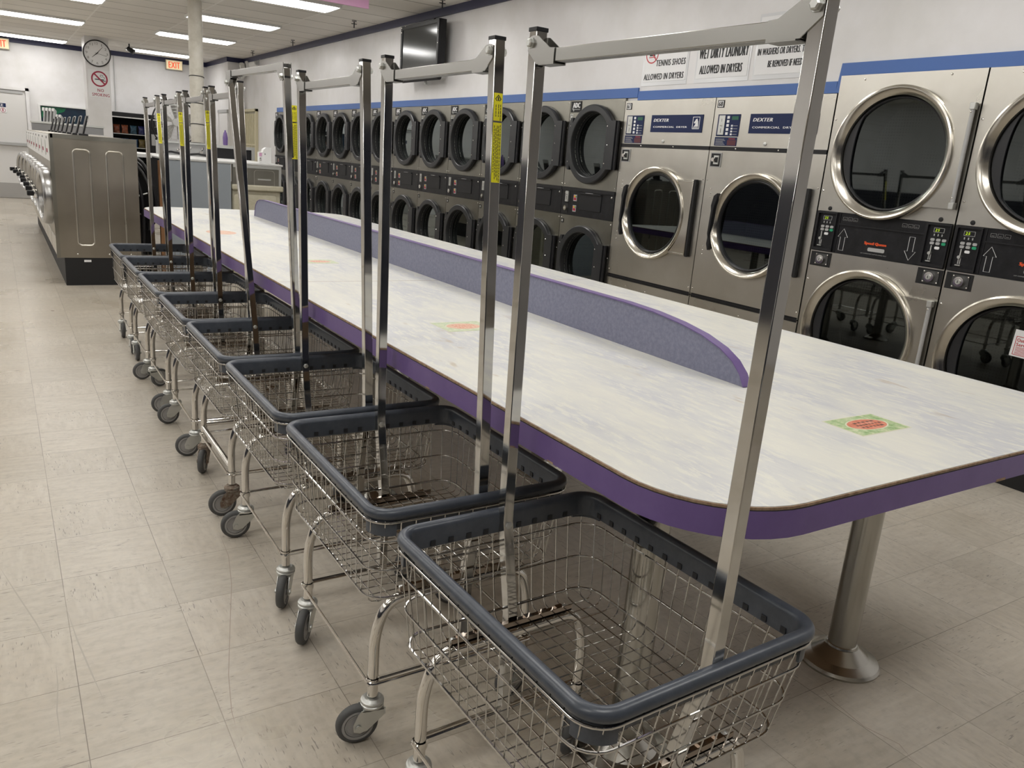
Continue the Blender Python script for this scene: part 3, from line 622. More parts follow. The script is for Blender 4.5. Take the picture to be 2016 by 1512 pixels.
        b = MB(RW); b.box(u0+0.050, u0+0.056, 1.135, 1.175, 0.002, 0.010, 'zinc'); b.cyl((u0+0.052, 1.132, 0.002), (0, 0, 1), 0.009, 0.016, 'zinc', 12); b.box(u0+0.045, u0+0.050, 1.095, 1.13, 0.002, 0.006, 'lgrey'); b.box(u0+0.055, u0+0.060, 1.095, 1.13, 0.002, 0.006, 'lgrey'); b.box(u0+0.038, u0+0.066, 1.086, 1.091, 0.002, 0.014, 'zinc'); b.build('coin_slot', pod)
        b = MB(RW); b.box(u0+0.002, u0+0.147, 0.959, 1.047, 0.0, 0.004, 'deep'); b.box(u0+0.038, u0+0.130, 0.969, 1.038, 0.004, 0.007, 'dgrey')
        b.cyl((u0+0.08, 1.003, 0.008), (0, 0, 1), 0.027, 0.012, 'chrome', 24); b.cyl((u0+0.08, 1.003, 0.02), (0, 0, 1), 0.014, 0.006, 'zinc', 16); b.box(u0+0.078, u0+0.082, 0.996, 1.010, 0.026, 0.0263, 'deep')
        for x, y in ((0.045, 0.975), (0.125, 0.975), (0.045, 1.032), (0.125, 1.032)): screw(b, u0+x, y, 0.008, 0.005)
        b.build('coin_box_lock', t)
    for u0 in (0.210, 0.600):
        b = MB(RW)
        for i in range(3): b.ringprism(rrect(0.0145, 0.010, 0.002, 2, u0+i*0.036, 1.264), rrect(0.0135, 0.009, 0.002, 2, u0+i*0.036, 1.264), 0.002, 0.0028, 'lgrey'); b.box(u0+i*0.036-0.008, u0+i*0.036+0.006, 1.260, 1.262, 0.002, 0.0028, 'hub')
        b.build('indicator_icons', cp)
    b = MB(RW); b.text('Speed Queen', 0.440, 1.137, 0.002, 0.021, 'orange', 0.140, fat=0.003); b.build('name_lettering', cp)
    b = MB(RW); b.prism([(0.375, 1.092), (0.375, 1.118), (0.40, 1.116), (0.512, 1.116), (0.512, 1.092)], 0.002, 0.003, 'deep'); b.prism(rrect(0.055, 0.011, 0.008, 3, 0.453, 1.104), 0.003, 0.0045, 'lgrey'); b.text('LINT COMPARTMENT MUST BE CLEANED DAILY', 0.44, 1.078, 0.002, 0.006, 'lgrey', 0.17); b.build('lint_slot', cp)
    return t
Q0 = queen(); Q0.location = (XD, 3.292, 0); Q0['label'] = 'steel stacked dryer with orange lettering and arrows, right of dryer numbered 68'
dup(Q0, (XD, 2.406, 0), 'steel stacked dryer with an out of service paper on its lower door')
s = thing('paper_notice', 'white paper notice with red out of service wording on the lower dryer door', 'notice', (XD-0.001, 2.406, 0))
b = MB(RW); b.prism([(0.417, 0.674), (0.625, 0.668), (0.631, 0.806), (0.423, 0.812)], -0.016, -0.014, 'paper'); b.build('sheet', s)
b = MB(RW); b.ringprism([(0.430, 0.682), (0.610, 0.678), (0.614, 0.776), (0.434, 0.779)], [(0.433, 0.685), (0.607, 0.681), (0.611, 0.773), (0.437, 0.776)], -0.014, -0.0135, 'red')
b.text('Out of', 0.472, 0.760, -0.014, 0.018, 'red', 0.062, fat=0.0007); b.text('Service', 0.478, 0.737, -0.014, 0.018, 'red', 0.074, fat=0.0007)
for i in range(6): b.box(0.440, 0.60-0.02*(i % 2), 0.688+i*0.0065, 0.6905+i*0.0065, -0.014, -0.0136, 'red')
b.build('lettering', s)


# ================================================================ signs and things on the right wall
def wall_sign(y0, y1, z0, z1, label, lines, nosign=None):
    s = thing('wall_notice', label, 'sign', (XR-0.001, y0, 0), 0, 'laminated notices over the dryers')
    W = y0-y1
    b = MB(RW); b.box(0, W, z0-0.03, z1+0.02, 0, 0.002, 'sleeve'); b.build('plastic_sleeve', s)
    b = MB(RW); b.box(0.015, W-0.015, z0, z1, 0.002, 0.004, 'paper')
    for (t_, u, v, h_, wd, key) in lines: b.text(t_, u, v, 0.004, h_, key, wd, shear=0.04, fat=h_*0.05)
    if nosign:
        cx, cy, r = nosign; b.ringprism(circ(cx, cy, r), circ(cx, cy, r-0.008), 0.004, 0.0055, 'red'); a = 0.7*r
        b.prism([(cx-a-0.003, cy+a-0.003), (cx-a+0.003, cy+a+0.003), (cx+a+0.003, cy-a+0.003), (cx+a-0.003, cy-a-0.003)], 0.004, 0.0055, 'red')
        b.prism([(cx-0.03, cy-0.018), (cx+0.035, cy-0.018), (cx+0.03, cy-0.002), (cx+0.0, cy+0.008), (cx-0.008, cy+0.02), (cx-0.03, cy+0.016)], 0.004, 0.005, 'ink'); b.box(cx-0.035, cx+0.04, cy-0.03, cy-0.024, 0.004, 0.005, 'red')
    b.build('sheet', s); return s
wall_sign(5.145, 4.64, 2.13, 2.43, 'laminated notice forbidding tennis shoes in dryers, with a red crossed circle', [('NO', 0.27, 2.372, 0.05, 0.11, 'red'), ('TENNIS SHOES', 0.315, 2.262, 0.045, 0.32, 'ink'), ('ALLOWED IN DRYERS', 0.25, 2.165, 0.045, 0.44, 'ink')], (0.10, 2.335, 0.072))
wall_sign(4.56, 4.045, 2.13, 2.44, 'laminated notice about wet dirty laundry above the dryer numbered 68', [('NO', 0.27, 2.41, 0.035, 0.08, 'red'), ('WET DIRTY LAUNDRY', 0.26, 2.298, 0.072, 0.46, 'ink'), ('ALLOWED IN DRYERS', 0.25, 2.188, 0.058, 0.40, 'ink')])
wall_sign(4.01, 3.455, 2.13, 2.49, 'laminated notice about leaving laundry, half hidden behind the nearest cart rack', [('DO NOT', 0.28, 2.455, 0.035, 0.16, 'red'), ('LEAVE YOUR LAUNDRY', 0.28, 2.357, 0.042, 0.38, 'ink'), ('IN WASHERS OR DRYERS. THEY WILL', 0.28, 2.273, 0.042, 0.51, 'ink'), ('BE REMOVED IF NEEDED', 0.28, 2.195, 0.042, 0.31, 'ink')])
# television
t = thing('television', 'flat black television mounted high on the right wall', 'television', (XR-0.004, 9.40, 0))
tv = Matrix.Translation((0, 0, 0))
b = MB(RW); b.box(0.25, 0.65, 2.45, 2.75, 0, 0.10, 'black'); b.cyl((0.5, 2.25, 0.06), (0, 1, 0), 0.018, 0.22, 'zinc'); b.build('wall_bracket', t)
b = MB(RW @ Matrix.Rotation(math.radians(0), 4, 'X')); b.box(0, 1.0, 2.36, 2.90, 0.08, 0.16, 'black'); b.ringprism(rrect(0.5, 0.27, 0.01, 2, 0.5, 2.63), rrect(0.455, 0.225, 0.005, 2, 0.5, 2.63), 0.16, 0.172, 'black')
for u, v in ((0.02, 2.88), (0.12, 2.895), (0.02, 2.55), (0.98, 2.78), (0.98, 2.65), (0.02, 2.83)): screw(b, u, v, 0.172, 0.008)
b.build('casing', t, 0.004)
b = MB(RW); b.box(0.045, 0.955, 2.405, 2.855, 0.158, 0.164, 'screen'); b.build('screen', t)
b = MB(RW); b.cyl((0.02, 2.30, 0.13), (1, 0, 0), 0.028, 0.96, 'black', 16); b.build('speaker_bar', t)
# emergency lamp and wall spotlight near the far corner
t = thing('emergency_light', 'white twin headed emergency light near the far right corner', 'emergency light', (XR, 17.1, 2.86))
b = MB(RW); b.box(-0.02, 0.14, -0.13, 0.13, 0, 0.05, 'white'); b.build('housing', t, 0.006)
for u, v in ((0.02, 0.03), (-0.06, -0.10)):
    b = MB(RW); b.lathe((u, v, 0.05), (-0.4, -0.3, 1), [(0, 0), (0.06, 0), (0.085, 0.03), (0.09, 0.08), (0.06, 0.10), (0, 0.105)], 'clearwhite', 20); b.build('lamp_head', t)
t = thing('wall_spotlight', 'small white spotlight on a bracket below the navy trim', 'spotlight', (XR, 16.1, 2.93))
b = MB(RW); b.tube([(0.0, 0.06, 0.0), (0.02, -0.02, 0.08)], 0.008, 'zinc', 6); b.box(0.0, 0.05, -0.07, 0.0, 0.05, 0.1, 'lgrey'); b.build('bracket', t)
b = MB(RW); b.lathe((0.0, -0.04, 0.10), (-1, -0.5, 0.6), [(0, 0), (0.04, 0), (0.065, 0.10), (0.07, 0.12), (0.055, 0.12), (0, 0.06)], 'white', 20); b.build('lamp_head', t)
# small hooks and sprinkler drops
def hook(x, y, label, z=H):
    t = thing('sprinkler_head', label, 'sprinkler', (x, y, z), 0, 'small dark sprinkler heads')
    b = MB(); b.cyl((0, 0, -0.015), (0, 0, 1), 0.03, 0.015, 'hub', 14); b.tube([(0, 0, -0.012), (0, 0, -0.09)], 0.007, 'black', 6); b.build('pipe', t)
    b = MB(); b.box(-0.035, 0.035, -0.006, 0.006, -0.045, -0.037, 'black'); b.build('deflector', t); return t
h0 = hook(4.03, 10.5, 'dark sprinkler head on the ceiling left of the wall television')
dup(h0, (4.1, 13.3, H), 'dark sprinkler head on the ceiling above the second nearest cart racks')
dup(h0, (4.08, 15.6, H), 'dark sprinkler head on the ceiling nearest the far corner, beside a gap')
dup(h0, (4.12, 8.2, H), 'dark sprinkler head at the top edge, above the wall television')
tag((lambda bb: (bb.tube([(XR-0.002, 8.85, 2.965), (XR-0.04, 8.85, 2.93), (XR-0.05, 8.85, 2.90), (XR-0.03, 8.86, 2.885)], 0.007, 'black', 6), bb.build('wall_hook'))[-1])(MB()), 'small dark hook on the navy trim above the television', 'hook')
# pink hanging board
tag((lambda bb: (bb.box(1.9, 3.37, 8.38, 8.40, 2.853, H, 'pink'), bb.build('hanging_board'))[-1])(MB()), 'pink board hanging from the ceiling at the top edge', 'board')

# ================================================================ far end of the room
def exit_sign(x, label):
    t = thing('exit_sign', label, 'exit sign', (x, YB-0.025, 2.915), 0, 'red lettered exit signs')
    b = MB(BW); b.box(-0.17, 0.17, -0.10, 0.10, 0, 0.06, 'cream'); b.build('housing', t, 0.004)
    b = MB(BW); b.box(-0.155, 0.155, -0.085, 0.085, 0.060, 0.063, 'exit_face'); b.build('lit_face', t)
    b = MB(BW); b.text('EXIT', 0, 0, 0.063, 0.125, 'exit_red', 0.22, fat=0.004); b.build('lettering', t); return t
exit_sign(3.38, 'lit exit sign with red letters left of the round column')
exit_sign(0.235, 'lit exit sign with red letters cut by the left edge')
# clock on the pier
t = thing('wall_clock', 'round white wall clock with a black rim on the pier', 'clock', (1.69, 17.0, 2.775))
b = MB(BW); b.lathe((0, 0, 0), (0, 0, 1), [(0, 0), (0.225, 0), (0.228, 0.03), (0.215, 0.045), (0.208, 0.03)], 'ink', 48); b.build('rim', t)
b = MB(BW); b.cyl((0, 0, 0.0), (0, 0, 1), 0.212, 0.018, 'paper', 48)
for i in range(12):
    a = PI/2-2*PI*(i+1)/12; b.text(str(i+1), 0.165*math.cos(a), 0.165*math.sin(a), 0.018, 0.042, 'hub', (0.012 if i == 0 else 0.030) if i < 9 else 0.046, fat=0.0012)
b.build('clock_face', t)
for nm, a, L, wd in (('hour_hand', 222, 0.11, 0.007), ('minute_hand', 50, 0.15, 0.005), ('second_hand', -12, 0.16, 0.002)):
    a = math.radians(a); c_, s_ = math.cos(a), math.sin(a)
    b = MB(BW); b.prism([(-0.03*c_+wd*s_, -0.03*s_-wd*c_), (L*c_+0.0025*s_, L*s_-0.0025*c_), (L*c_-0.0025*s_, L*s_+0.0025*c_), (-0.03*c_-wd*s_, -0.03*s_+wd*c_)], 0.020, 0.022, 'ink'); b.build(nm, t)
# no smoking sign
t = thing('no_smoking_sign', 'no smoking sign with a red crossed circle below the clock', 'sign', (1.715, 17.0, 0))
b = MB(BW); b.box(-0.19, 0.165, 2.02, 2.50, 0, 0.006, 'paper'); b.build('sign_board', t, 0.002)
b = MB(BW); cx, cy, r = -0.005, 2.345, 0.135
b.ringprism(circ(cx, cy, r, 40), circ(cx, cy, r-0.025, 40), 0.006, 0.009, 'darkred'); a = (r-0.02)*0.7071; q = 0.009
b.prism([(cx-a-q, cy+a-q), (cx-a+q, cy+a+q), (cx+a+q, cy-a+q), (cx+a-q, cy-a-q)], 0.006, 0.0085, 'darkred')
b.box(cx-0.075, cx+0.07, cy-0.018, cy-0.002, 0.006, 0.0075, 'ink'); b.box(cx+0.02, cx+0.10, cy-0.035, cy-0.022, 0.006, 0.0075, 'ink')
b.tube([(cx+0.075, cy, 0.007), (cx+0.085, cy+0.03, 0.007), (cx+0.05, cy+0.04, 0.007), (cx+0.06, cy+0.065, 0.007), (cx+0.02, cy+0.07, 0.007), (cx+0.01, cy+0.05, 0.007), (cx+0.035, cy+0.03, 0.007)], 0.004, 'ink', 4); b.build('pictogram', t)
b = MB(BW); b.text('NO', 0.005, 2.150, 0.006, 0.054, 'darkred', 0.10, fat=0.0012); b.text('SMOKING', 0.005, 2.072, 0.006, 0.054, 'darkred', 0.28, fat=0.0012); b.build('lettering', t)
# thin cable down the back wall
tag((lambda bb: (bb.tube([(2.22, YB-0.01, 2.95), (2.22, YB-0.012, 2.55), (2.215, YB-0.03, 2.45), (2.22, YB-0.012, 2.35), (2.21, YB-0.012, 1.88)], 0.008, 'lgrey', 6), bb.build('wall_cable'))[-1])(MB()), 'thin grey cable hanging down the back wall beside the clock pier', 'cable')
# ceiling camera
t = thing('security_camera', 'small black security camera hanging beside the farthest ceiling light', 'camera', (2.28, 17.4, H))
b = MB(); b.tube([(0, 0, 0), (0, 0, -0.09)], 0.012, 'black', 8); b.build('mount', t)
b = MB(); b.lathe((-0.03, 0.0, -0.08), (0.8, -0.4, -0.5), [(0, 0), (0.035, 0), (0.045, 0.08), (0.05, 0.13), (0, 0.135)], 'black', 16); b.build('camera_body', t)
# display panel in the back wall
t = thing('wall_display', 'dark green and blue display panel in a white frame on the back wall', 'display panel', (0.86, YB, 0))
b = MB(BW); b.ringprism(rrect(0.46, 0.30, 0.01, 1, 0.41, 1.58), rrect(0.425, 0.265, 0.005, 1, 0.41, 1.58), 0, 0.05, 'white'); b.build('frame', t)
m = mottled('aquatic_picture', (0.0, 0.03, 0.05), (0.0, 0.016, 0.04), (0.0, 0.008, 0.03), 3, 0.3); M['aqua'] = m
M['seagreen'] = mottled('green_picture_part', (0.0, 0.05, 0.03), (0.0, 0.12, 0.05), (0.0, 0.17, 0.06), 6, 0.3)
b = MB(BW); b.prism([(0.0, 1.83), (0.44, 1.83), (0.40, 1.76), (0.30, 1.72), (0.26, 1.66), (0.14, 1.64), (0.08, 1.60), (0.03, 1.66), (0.0, 1.60)], 0.02, 0.021, 'seagreen'); b.box(-0.01, 0.83, 1.32, 1.84, 0.0, 0.02, 'aqua'); b.build('picture', t)
# snack vending machine
VY = 18.4
t = thing('vending_machine', 'black snack vending machine against the back wall', 'vending machine', (2.02, VY, 0))
b = MB(BW); b.box(0, 0.98, 0, 0.1, -0.75, 0, 'black'); b.box(0, 0.03, 0.1, 1.84, -0.75, 0, 'black'); b.box(0.66, 0.98, 0.1, 1.84, -0.75, 0, 'black'); b.box(0.03, 0.66, 0.1, 1.84, -0.75, -0.70, 'deep'); b.box(0.03, 0.66, 1.74, 1.84, -0.75, 0, 'black'); b.box(0.03, 0.66, 0.1, 0.5, -0.7, 0, 'black'); b.build('cabinet', t, 0.01)
b = MB(BW); b.box(0.0, 0.98, 1.735, 1.755, 0, 0.012, 'white'); b.box(0.645, 0.67, 0.4, 1.735, 0, 0.012, 'white'); b.build('window_trim', t)
for z in (1.17, 1.43, 0.9, 0.65):
    b = MB(BW); b.box(0.03, 0.655, z-0.012, z, -0.55, -0.03, 'zinc'); b.build('shelf', t)
b = MB(BW); b.box(0.73, 0.90, 1.24, 1.46, 0, 0.012, 'lgrey'); b.box(0.80, 0.84, 1.30, 1.40, 0.012, 0.016, 'ink'); b.build('coin_panel', t)
def bag(x, z, c, nm):
    key = 'bag'+nm
    if key not in M: M[key] = mottled('foil_'+nm, tuple(a*0.5 for a in c), c, tuple(min(1, a*1.5+0.03) for a in c), 25, 0.3)
    b = MB(BW); n = 8; vs = []; fs = []
    for i in range(n+1):
        v = i/n; bulge = math.sin(PI*v)**0.6*0.035; wd = 0.062-0.008*math.sin(PI*v)
        for j in range(n+1):
            u = j/n*2-1; vs.append((u*wd, 0.002+v*0.165, bulge*math.sqrt(max(0, 1-u*u*0.98))))
    for i in range(n):
        for j in range(n): a = i*(n+1)+j; fs.append((a, a+1, a+n+2, a+n+1))
    k = len(vs); vs += [(x_, y_, -z_*0.8) for x_, y_, z_ in vs]; fs += [tuple(q+k for q in reversed(f)) for f in fs]
    b.add(vs, fs, key); o = b.build('snack_bag', None, 0, 60); o.location = (2.02+x, VY+0.08, z); return o
rowA = [(0.10, (0.16, 0.035, 0.01), 'orange', 'dark orange snack bag at the left of the upper vending row'), (0.25, (0.20, 0.05, 0.015), 'rust', 'bright orange snack bag second in the upper vending row'), (0.41, (0.015, 0.06, 0.10), 'teal', 'teal snack bag third in the upper vending row'), (0.56, (0.01, 0.015, 0.10), 'navy', 'navy snack bag at the right of the upper vending row')]
rowB = [(0.10, (0.015, 0.035, 0.14), 'blue', 'blue snack bag at the left of the lower vending row'), (0.25, (0.025, 0.06, 0.16), 'sky', 'light blue snack bag second in the lower vending row'), (0.42, (0.01, 0.05, 0.14), 'deepblue', 'deep blue snack bag third in the lower vending row'), (0.56, (0.10, 0.07, 0.015), 'gold', 'gold snack bag at the right of the lower vending row')]
for z, row in ((1.43, rowA), (1.17, rowB)):
    for x, c, nm, lab in row: tag(bag(x, z+0.002, c, nm), lab, 'snack bag', 'snack bags in the vending machine')

# ================================================================ front loading washers
WH = 1.372; WP = 0.715
def washer():
    t = thing('front_load_washer', 'x', 'washing machine', (0.43, 0, 0), 0, 'row of front loading washers')
    b = MB(RW); b.box(0.002, WP-0.002, 0.26, WH, -0.71, 0, 'steel_end'); b.build('cabinet', t, 0.006)
    b = MB(RW); b.box(0.0, WP, 0.0, 0.26, -0.66, -0.05, 'deep'); b.build('plinth', t)
    b = MB(RW); b.box(0.012, WP-0.012, 1.13, WH-0.01, 0, 0.012, 'white'); b.box(0.30, 0.44, 1.20, 1.235, 0.012, 0.016, 'darkred'); b.box(0.34, 0.42, 1.325, 1.345, 0.012, 0.015, 'ink'); b.box(0.1, 0.16, 1.17, 1.31, 0.012, 0.016, 'zinc'); b.build('control_panel', t, 0.003)
    b = MB(RW); b.box(0.03, WP-0.03, 0.28, 0.44, 0, 0.01, 'steel'); b.build('lower_panel', t, 0.003)
    b = MB(RW); b.lathe((0.357, 0.80, 0.0), (0, 0, 1), [(0.215, 0.001), (0.20, 0.012), (0.19, 0.004), (0, 0.002)], 'deep', 32); b.build('door_gasket', t)  # gasket rim plus a dark disc painted in for the shaded door opening
    b = MB(RW)
    b.lathe((0.357, 0.80, 0), (0, 0, 1), [(0.262, 0.0), (0.262, 0.035), (0.255, 0.060), (0.238, 0.074), (0.215, 0.076), (0.196, 0.062), (0.190, 0.03)], 'doorchrome', 40); dr = b.build('door', t, 0, 30)
    b = MB(RW); b.lathe((0.357, 0.80, 0.032), (0, 0, 1), [(0, 0.02), (0.12, 0.015), (0.193, 0)], 'screen', 32); b.build('door_glass', dr)
    b = MB(RW); b.box(0.09, 0.15, 0.76, 0.84, 0.03, 0.10, 'chrome'); b.box(0.06, 0.10, 0.775, 0.825, 0.07, 0.15, 'black'); b.build('door_handle', dr, 0.008)
    b = MB(RW @ Matrix.Translation((0.40, WH, -0.285)) @ Matrix.Rotation(math.radians(-15), 4, 'X'))
    b.box(-0.07, 0.07, 0.0, 0.19, -0.008, 0.008, 'black'); b.box(-0.07, 0.07, 0.14, 0.20, -0.012, 0.0, 'lgrey'); b.build('soap_lid', t, 0.003)
    b = MB(RW); b.box(0.32, 0.48, WH, WH+0.02, -0.33, -0.25, 'black'); b.build('soap_box', t, 0.004)
    return t
wl = ['nearest front loading washer with the ribbed brown steel side panel', 'second front loading washer from the ribbed steel end panel', 'third front loading washer from the ribbed steel end panel', 'fourth front loading washer from the ribbed steel end panel', 'fifth front loading washer from the ribbed steel end panel', 'sixth front loading washer from the ribbed steel end panel', 'seventh front loading washer from the ribbed steel end panel', 'farthest front loading washer, nearest the white door']
w0 = washer(); w0.location = (0.43, 8.52+WP, 0); w0['label'] = wl[0]
def ajar(root, deg):
    for ch in root.children:
        if ch.name.split('.')[0] == 'door':
            a = math.radians(deg); py = -0.615; ch.rotation_euler = (0, 0, a); ch.location = (py*math.sin(a), py-py*math.cos(a), 0)
for i in range(1, 8): ajar(dup(w0, (0.43, 8.52+WP*(i+1), 0), wl[i]), (0, 4, 4, 5, 4, 6, 9, 12)[i])
ajar(w0, 5)
b = MB(BW)                                                     # side panel with its two pressed loops, only on the end machine
b.box(0.0, 0.71, 0.262, WH, 0, 0.006, 'steel_end'); b.box(0.0, 0.71, WH-0.035, WH+0.004, 0.0, 0.012, 'steel_dark'); b.box(-0.012, 0.02, 0.262, WH, 0.0, 0.012, 'steel_dark')
for u0, u1 in ((0.172, 0.308), (0.445, 0.585)):
    P = [(x+(u0+u1)/2, y+0.815, 0.0055) for x, y in rrect((u1-u0)/2, 0.435, 0.035, 5)]
    b.tube(P, 0.0085, 'steel', 8, True)
for u in (0.16, 0.43, 0.62): screw(b, u, 0.295, 0.006, 0.008)
sp = b.build('side_panel', w0, 0, 40); sp.location = (0, -WP-0.002, 0)
b = MB(BW); b.box(0.055, 0.70, 0.0, 0.262, -0.02, 0.0, 'deep'); b.box(0.21, 0.27, 0.222, 0.242, 0, 0.002, 'paper'); o = b.build('plinth_cover', w0); o.location = (0, -WP-0.004, 0)
# long grey trough behind the washers and its cable
t = thing('grey_trough', 'long grey metal trough lying across the washers', 'trough', (0.50, 14.25, WH))
b = MB(BW); b.box(0.0, 0.95, 0.003, 0.105, -0.25, 0, 'troughm'); b.build('body', t, 0.003)
b = MB(BW); b.box(-0.01, 0.96, 0.105, 0.135, -0.26, 0.012, 'zinc'); b.build('lip', t, 0.003)
for i in range(6):
    tag((lambda bb: (bb.box(-0.045, 0.045, 0, 0.24, -0.008, 0.008, 'lgrey'), bb.box(-0.045, 0.045, 0.2, 0.25, -0.03, 0.0, 'white'), bb.build('vent_flap'))[-1])(MB(BW @ Matrix.Rotation(math.radians(0), 4, 'Z'))),
        ['pale upright flap leftmost above the grey trough', 'pale upright flap second from the left above the grey trough', 'pale upright flap third from the left above the grey trough', 'widest pale upright flap above the grey trough', 'short pale flap right of the widest one above the trough', 'last short pale flap of the group above the trough'][i], 'flap', 'pale upright flaps above the trough')
    o = [x for x in COL.objects if x.name.startswith('vent_flap')][-1]
    o.location = (0.70+i*0.045, 15.0, WH-0.0+0.10-(0.04 if i > 3 else 0)); o.rotation_euler = (0, math.radians(18), PI/2.6); o.scale = (1.0, 1.0, 1.0 if i < 4 else 0.8)
# hoses in the gap behind the washers
b0 = [((1.18, 9.1, 1.22), (1.27, 8.9, 1.13), (1.33, 8.85, 0.9), (1.36, 8.9, 0.62)), ((1.18, 9.3, 1.20), (1.29, 9.0, 1.08), (1.36, 8.95, 0.84), (1.33, 9.0, 0.55)), ((1.17, 9.0, 1.16), (1.25, 8.8, 1.02), (1.30, 8.8, 0.8), (1.27, 8.9, 0.5)),
      ((1.17, 9.26, 1.10), (1.23, 9.06, 0.96), (1.25, 9.06, 0.6), (1.23, 9.1, 0.0)), ((1.17, 9.0, 1.02), (1.21, 8.85, 0.90), (1.22, 8.84, 0.6), (1.20, 8.9, 0.0))]
hl = ['outermost black drain hose curving behind the ribbed steel washer', 'second black drain hose curving behind the ribbed steel washer', 'third black drain hose curving behind the ribbed steel washer', 'fourth black drain hose curving behind the ribbed steel washer', 'innermost black drain hose behind the ribbed steel washer']
for P, lab in zip(b0, hl):
    b = MB(); b.tube(fillet(P, 0.2, 5), 0.017, 'black', 8); tag(b.build('drain_hose', None, 0, 60), lab, 'hose', 'black drain hoses')
tag((lambda bb: (bb.box(1.16, 1.38, 9.6, 9.9, 0, 1.15, 'deep'), bb.box(1.17, 1.37, 9.4, 9.6, 0.0, 0.45, 'black'), bb.tube([(1.17, 9.58, 0.62), (1.37, 9.58, 0.58)], 0.012, 'hub', 6), bb.tube([(1.17, 9.58, 0.75), (1.37, 9.58, 0.82)], 0.01, 'zinc', 6), bb.build('service_box'))[-1])(MB()), 'dark service box standing in the gap behind the washers', 'service box')
tag((lambda bb: (bb.box(1.15, 1.395, 9.35, 14.2, 1.20, 1.235, 'white'), bb.prism([(1.15, 1.2), (1.45, 1.2), (1.45, 0.75), (1.30, 0.85)], 0, 0.01, 'lgrey') if False else None, bb.build('gap_cover'))[-1])(MB()), 'white cover board bridging the gap behind the washers', 'cover board')
# machines beyond the table end
t = thing('grey_partition', 'grey painted partition board beyond the far end of the table', 'partition', (1.42, 8.9, 0))
b = MB(BW); b.box(0.0, 0.67, 0.0, 1.205, -0.03, 0, 'greyp'); b.build('board', t)
b = MB(BW); b.box(-0.035, 0.0, 0.0, 1.19, -0.06, 0.004, 'wood'); b.build('edge_strip', t)
b = MB(BW); b.box(-0.03, 0.03, 1.06, 1.19, 0.005, 0.02, 'wood'); b.box(-0.02, 0.02, 1.16, 1.18, 0.02, 0.03, 'darkred'); b.build('wood_block', t)
t = thing('countertop', 'white countertop behind the grey partition board', 'countertop', (1.398, 8.9, 1.208))
b = MB(); b.box(0.0, 1.24, -0.012, 1.75, 0, 0.02, 'ctop'); b.build('top_board', t, 0.004)
t = thing('steel_washer', 'worn steel washer with a cream lid right of the grey partition', 'washing machine', (2.11, 8.9, 0))
b = MB(BW); b.box(0, 0.51, 0, 0.94, -0.6, -0.03, 'cream'); b.prism(rrect(0.23, 0.30, 0.04, 5, 0.24, 0.60), -0.03, -0.018, 'cream'); b.build('cabinet', t, 0.006)
b = MB(BW); b.box(-0.01, 0.535, 0.94, 1.00, -0.6, 0.02, 'cream'); b.build('lid', t, 0.015)
b = MB(BW); b.box(0, 0.50, 1.00, 1.205, -0.06, 0.0, 'steel_dark'); b.ringprism(rrect(0.11, 0.10, 0.03, 5, 0.33, 1.06), rrect(0.105, 0.095, 0.028, 5, 0.33, 1.06), 0, 0.004, 'steel'); b.box(0.485, 0.51, 1.0, 1.205, -0.06, 0.012, 'zinc'); b.box(0, 0.51, 1.175, 1.205, 0, 0.014, 'zinc'); b.box(0.26, 0.40, 1.055, 1.07, 0.0, 0.004, 'zinc'); b.build('control_panel', t)
t = thing('steel_trough', 'steel valve trough standing on the countertop behind the partition', 'trough', (1.62, 10.35, 1.228))
b = MB(BW); b.box(0.0, 0.60, 0.0, 0.15, -0.20, -0.19, 'lgrey'); b.box(0.60, 1.08, 0.0, 0.12, -0.20, 0, 'black'); b.box(0.0, 0.01, 0, 0.14, -0.2, 0, 'lgrey'); b.build('body', t)
b = MB(BW); b.box(0.58, 1.10, 0.12, 0.155, -0.21, 0.012, 'zinc'); b.box(0.0, 0.58, 0.135, 0.155, -0.21, -0.17, 'zinc'); b.box(1.06, 1.10, 0.0, 0.12, -0.2, 0.01, 'zinc'); b.build('lip', t)
for i, u in enumerate((0.10, 0.24, 0.36, 0.50)):
    b = MB(BW); b.cyl((u, 0.05, -0.19), (0, 0, 1), 0.018, 0.06, 'chrome', 12); b.tube([(u, 0.05, -0.13), (u+0.01, 0.09, -0.10), (u+0.012, 0.11, -0.10)], 0.01, 'chrome', 8); b.build('valve', t)
b = MB(BW); b.tube([(0.02, 0.02, -0.1), (0.15, 0.035, -0.08), (0.3, 0.012, -0.07), (0.45, 0.03, -0.06), (0.58, 0.012, -0.06)], 0.012, 'ink', 6); b.build('hose_run', t)
t = thing('box_dispenser', 'white dispenser box with a pink label standing on the steel washer', 'dispenser', (2.43, 9.05, 1.228))
b = MB(BW); b.prism([(0, 0), (0.13, 0), (0.13, 0.17), (0.075, 0.17), (0.045, 0.15), (0.035, 0.12), (0.0, 0.12)], -0.08, 0, 'white'); b.cyl((0.06, 0.10, 0), (0, 0, 1), 0.006, 0.004, 'ink', 8); b.build('body', t, 0.003)
b = MB(BW); b.box(-0.002, 0.026, 0.075, 0.11, 0, 0.003, 'pink'); b.box(0.003, 0.018, 0.05, 0.058, 0, 0.003, 'ink'); b.box(0.003, 0.022, 0.03, 0.042, 0, 0.003, 'hub'); b.build('label_print', t)
tag((lambda bb: (bb.lathe((0, 0, 0), (0, 0, 1), [(0, 0), (0.026, 0), (0.028, 0.02), (0.03, 0.09), (0.020, 0.145), (0.010, 0.16), (0.010, 0.175), (0, 0.178)], 'lavender' if 'lavender' in M else 'purple', 20), bb.build('detergent_bottle', None, 0, 50, (2.395, 10.45, 1.384)))[-1])(MB()), 'purple detergent bottle standing on the steel trough', 'bottle')
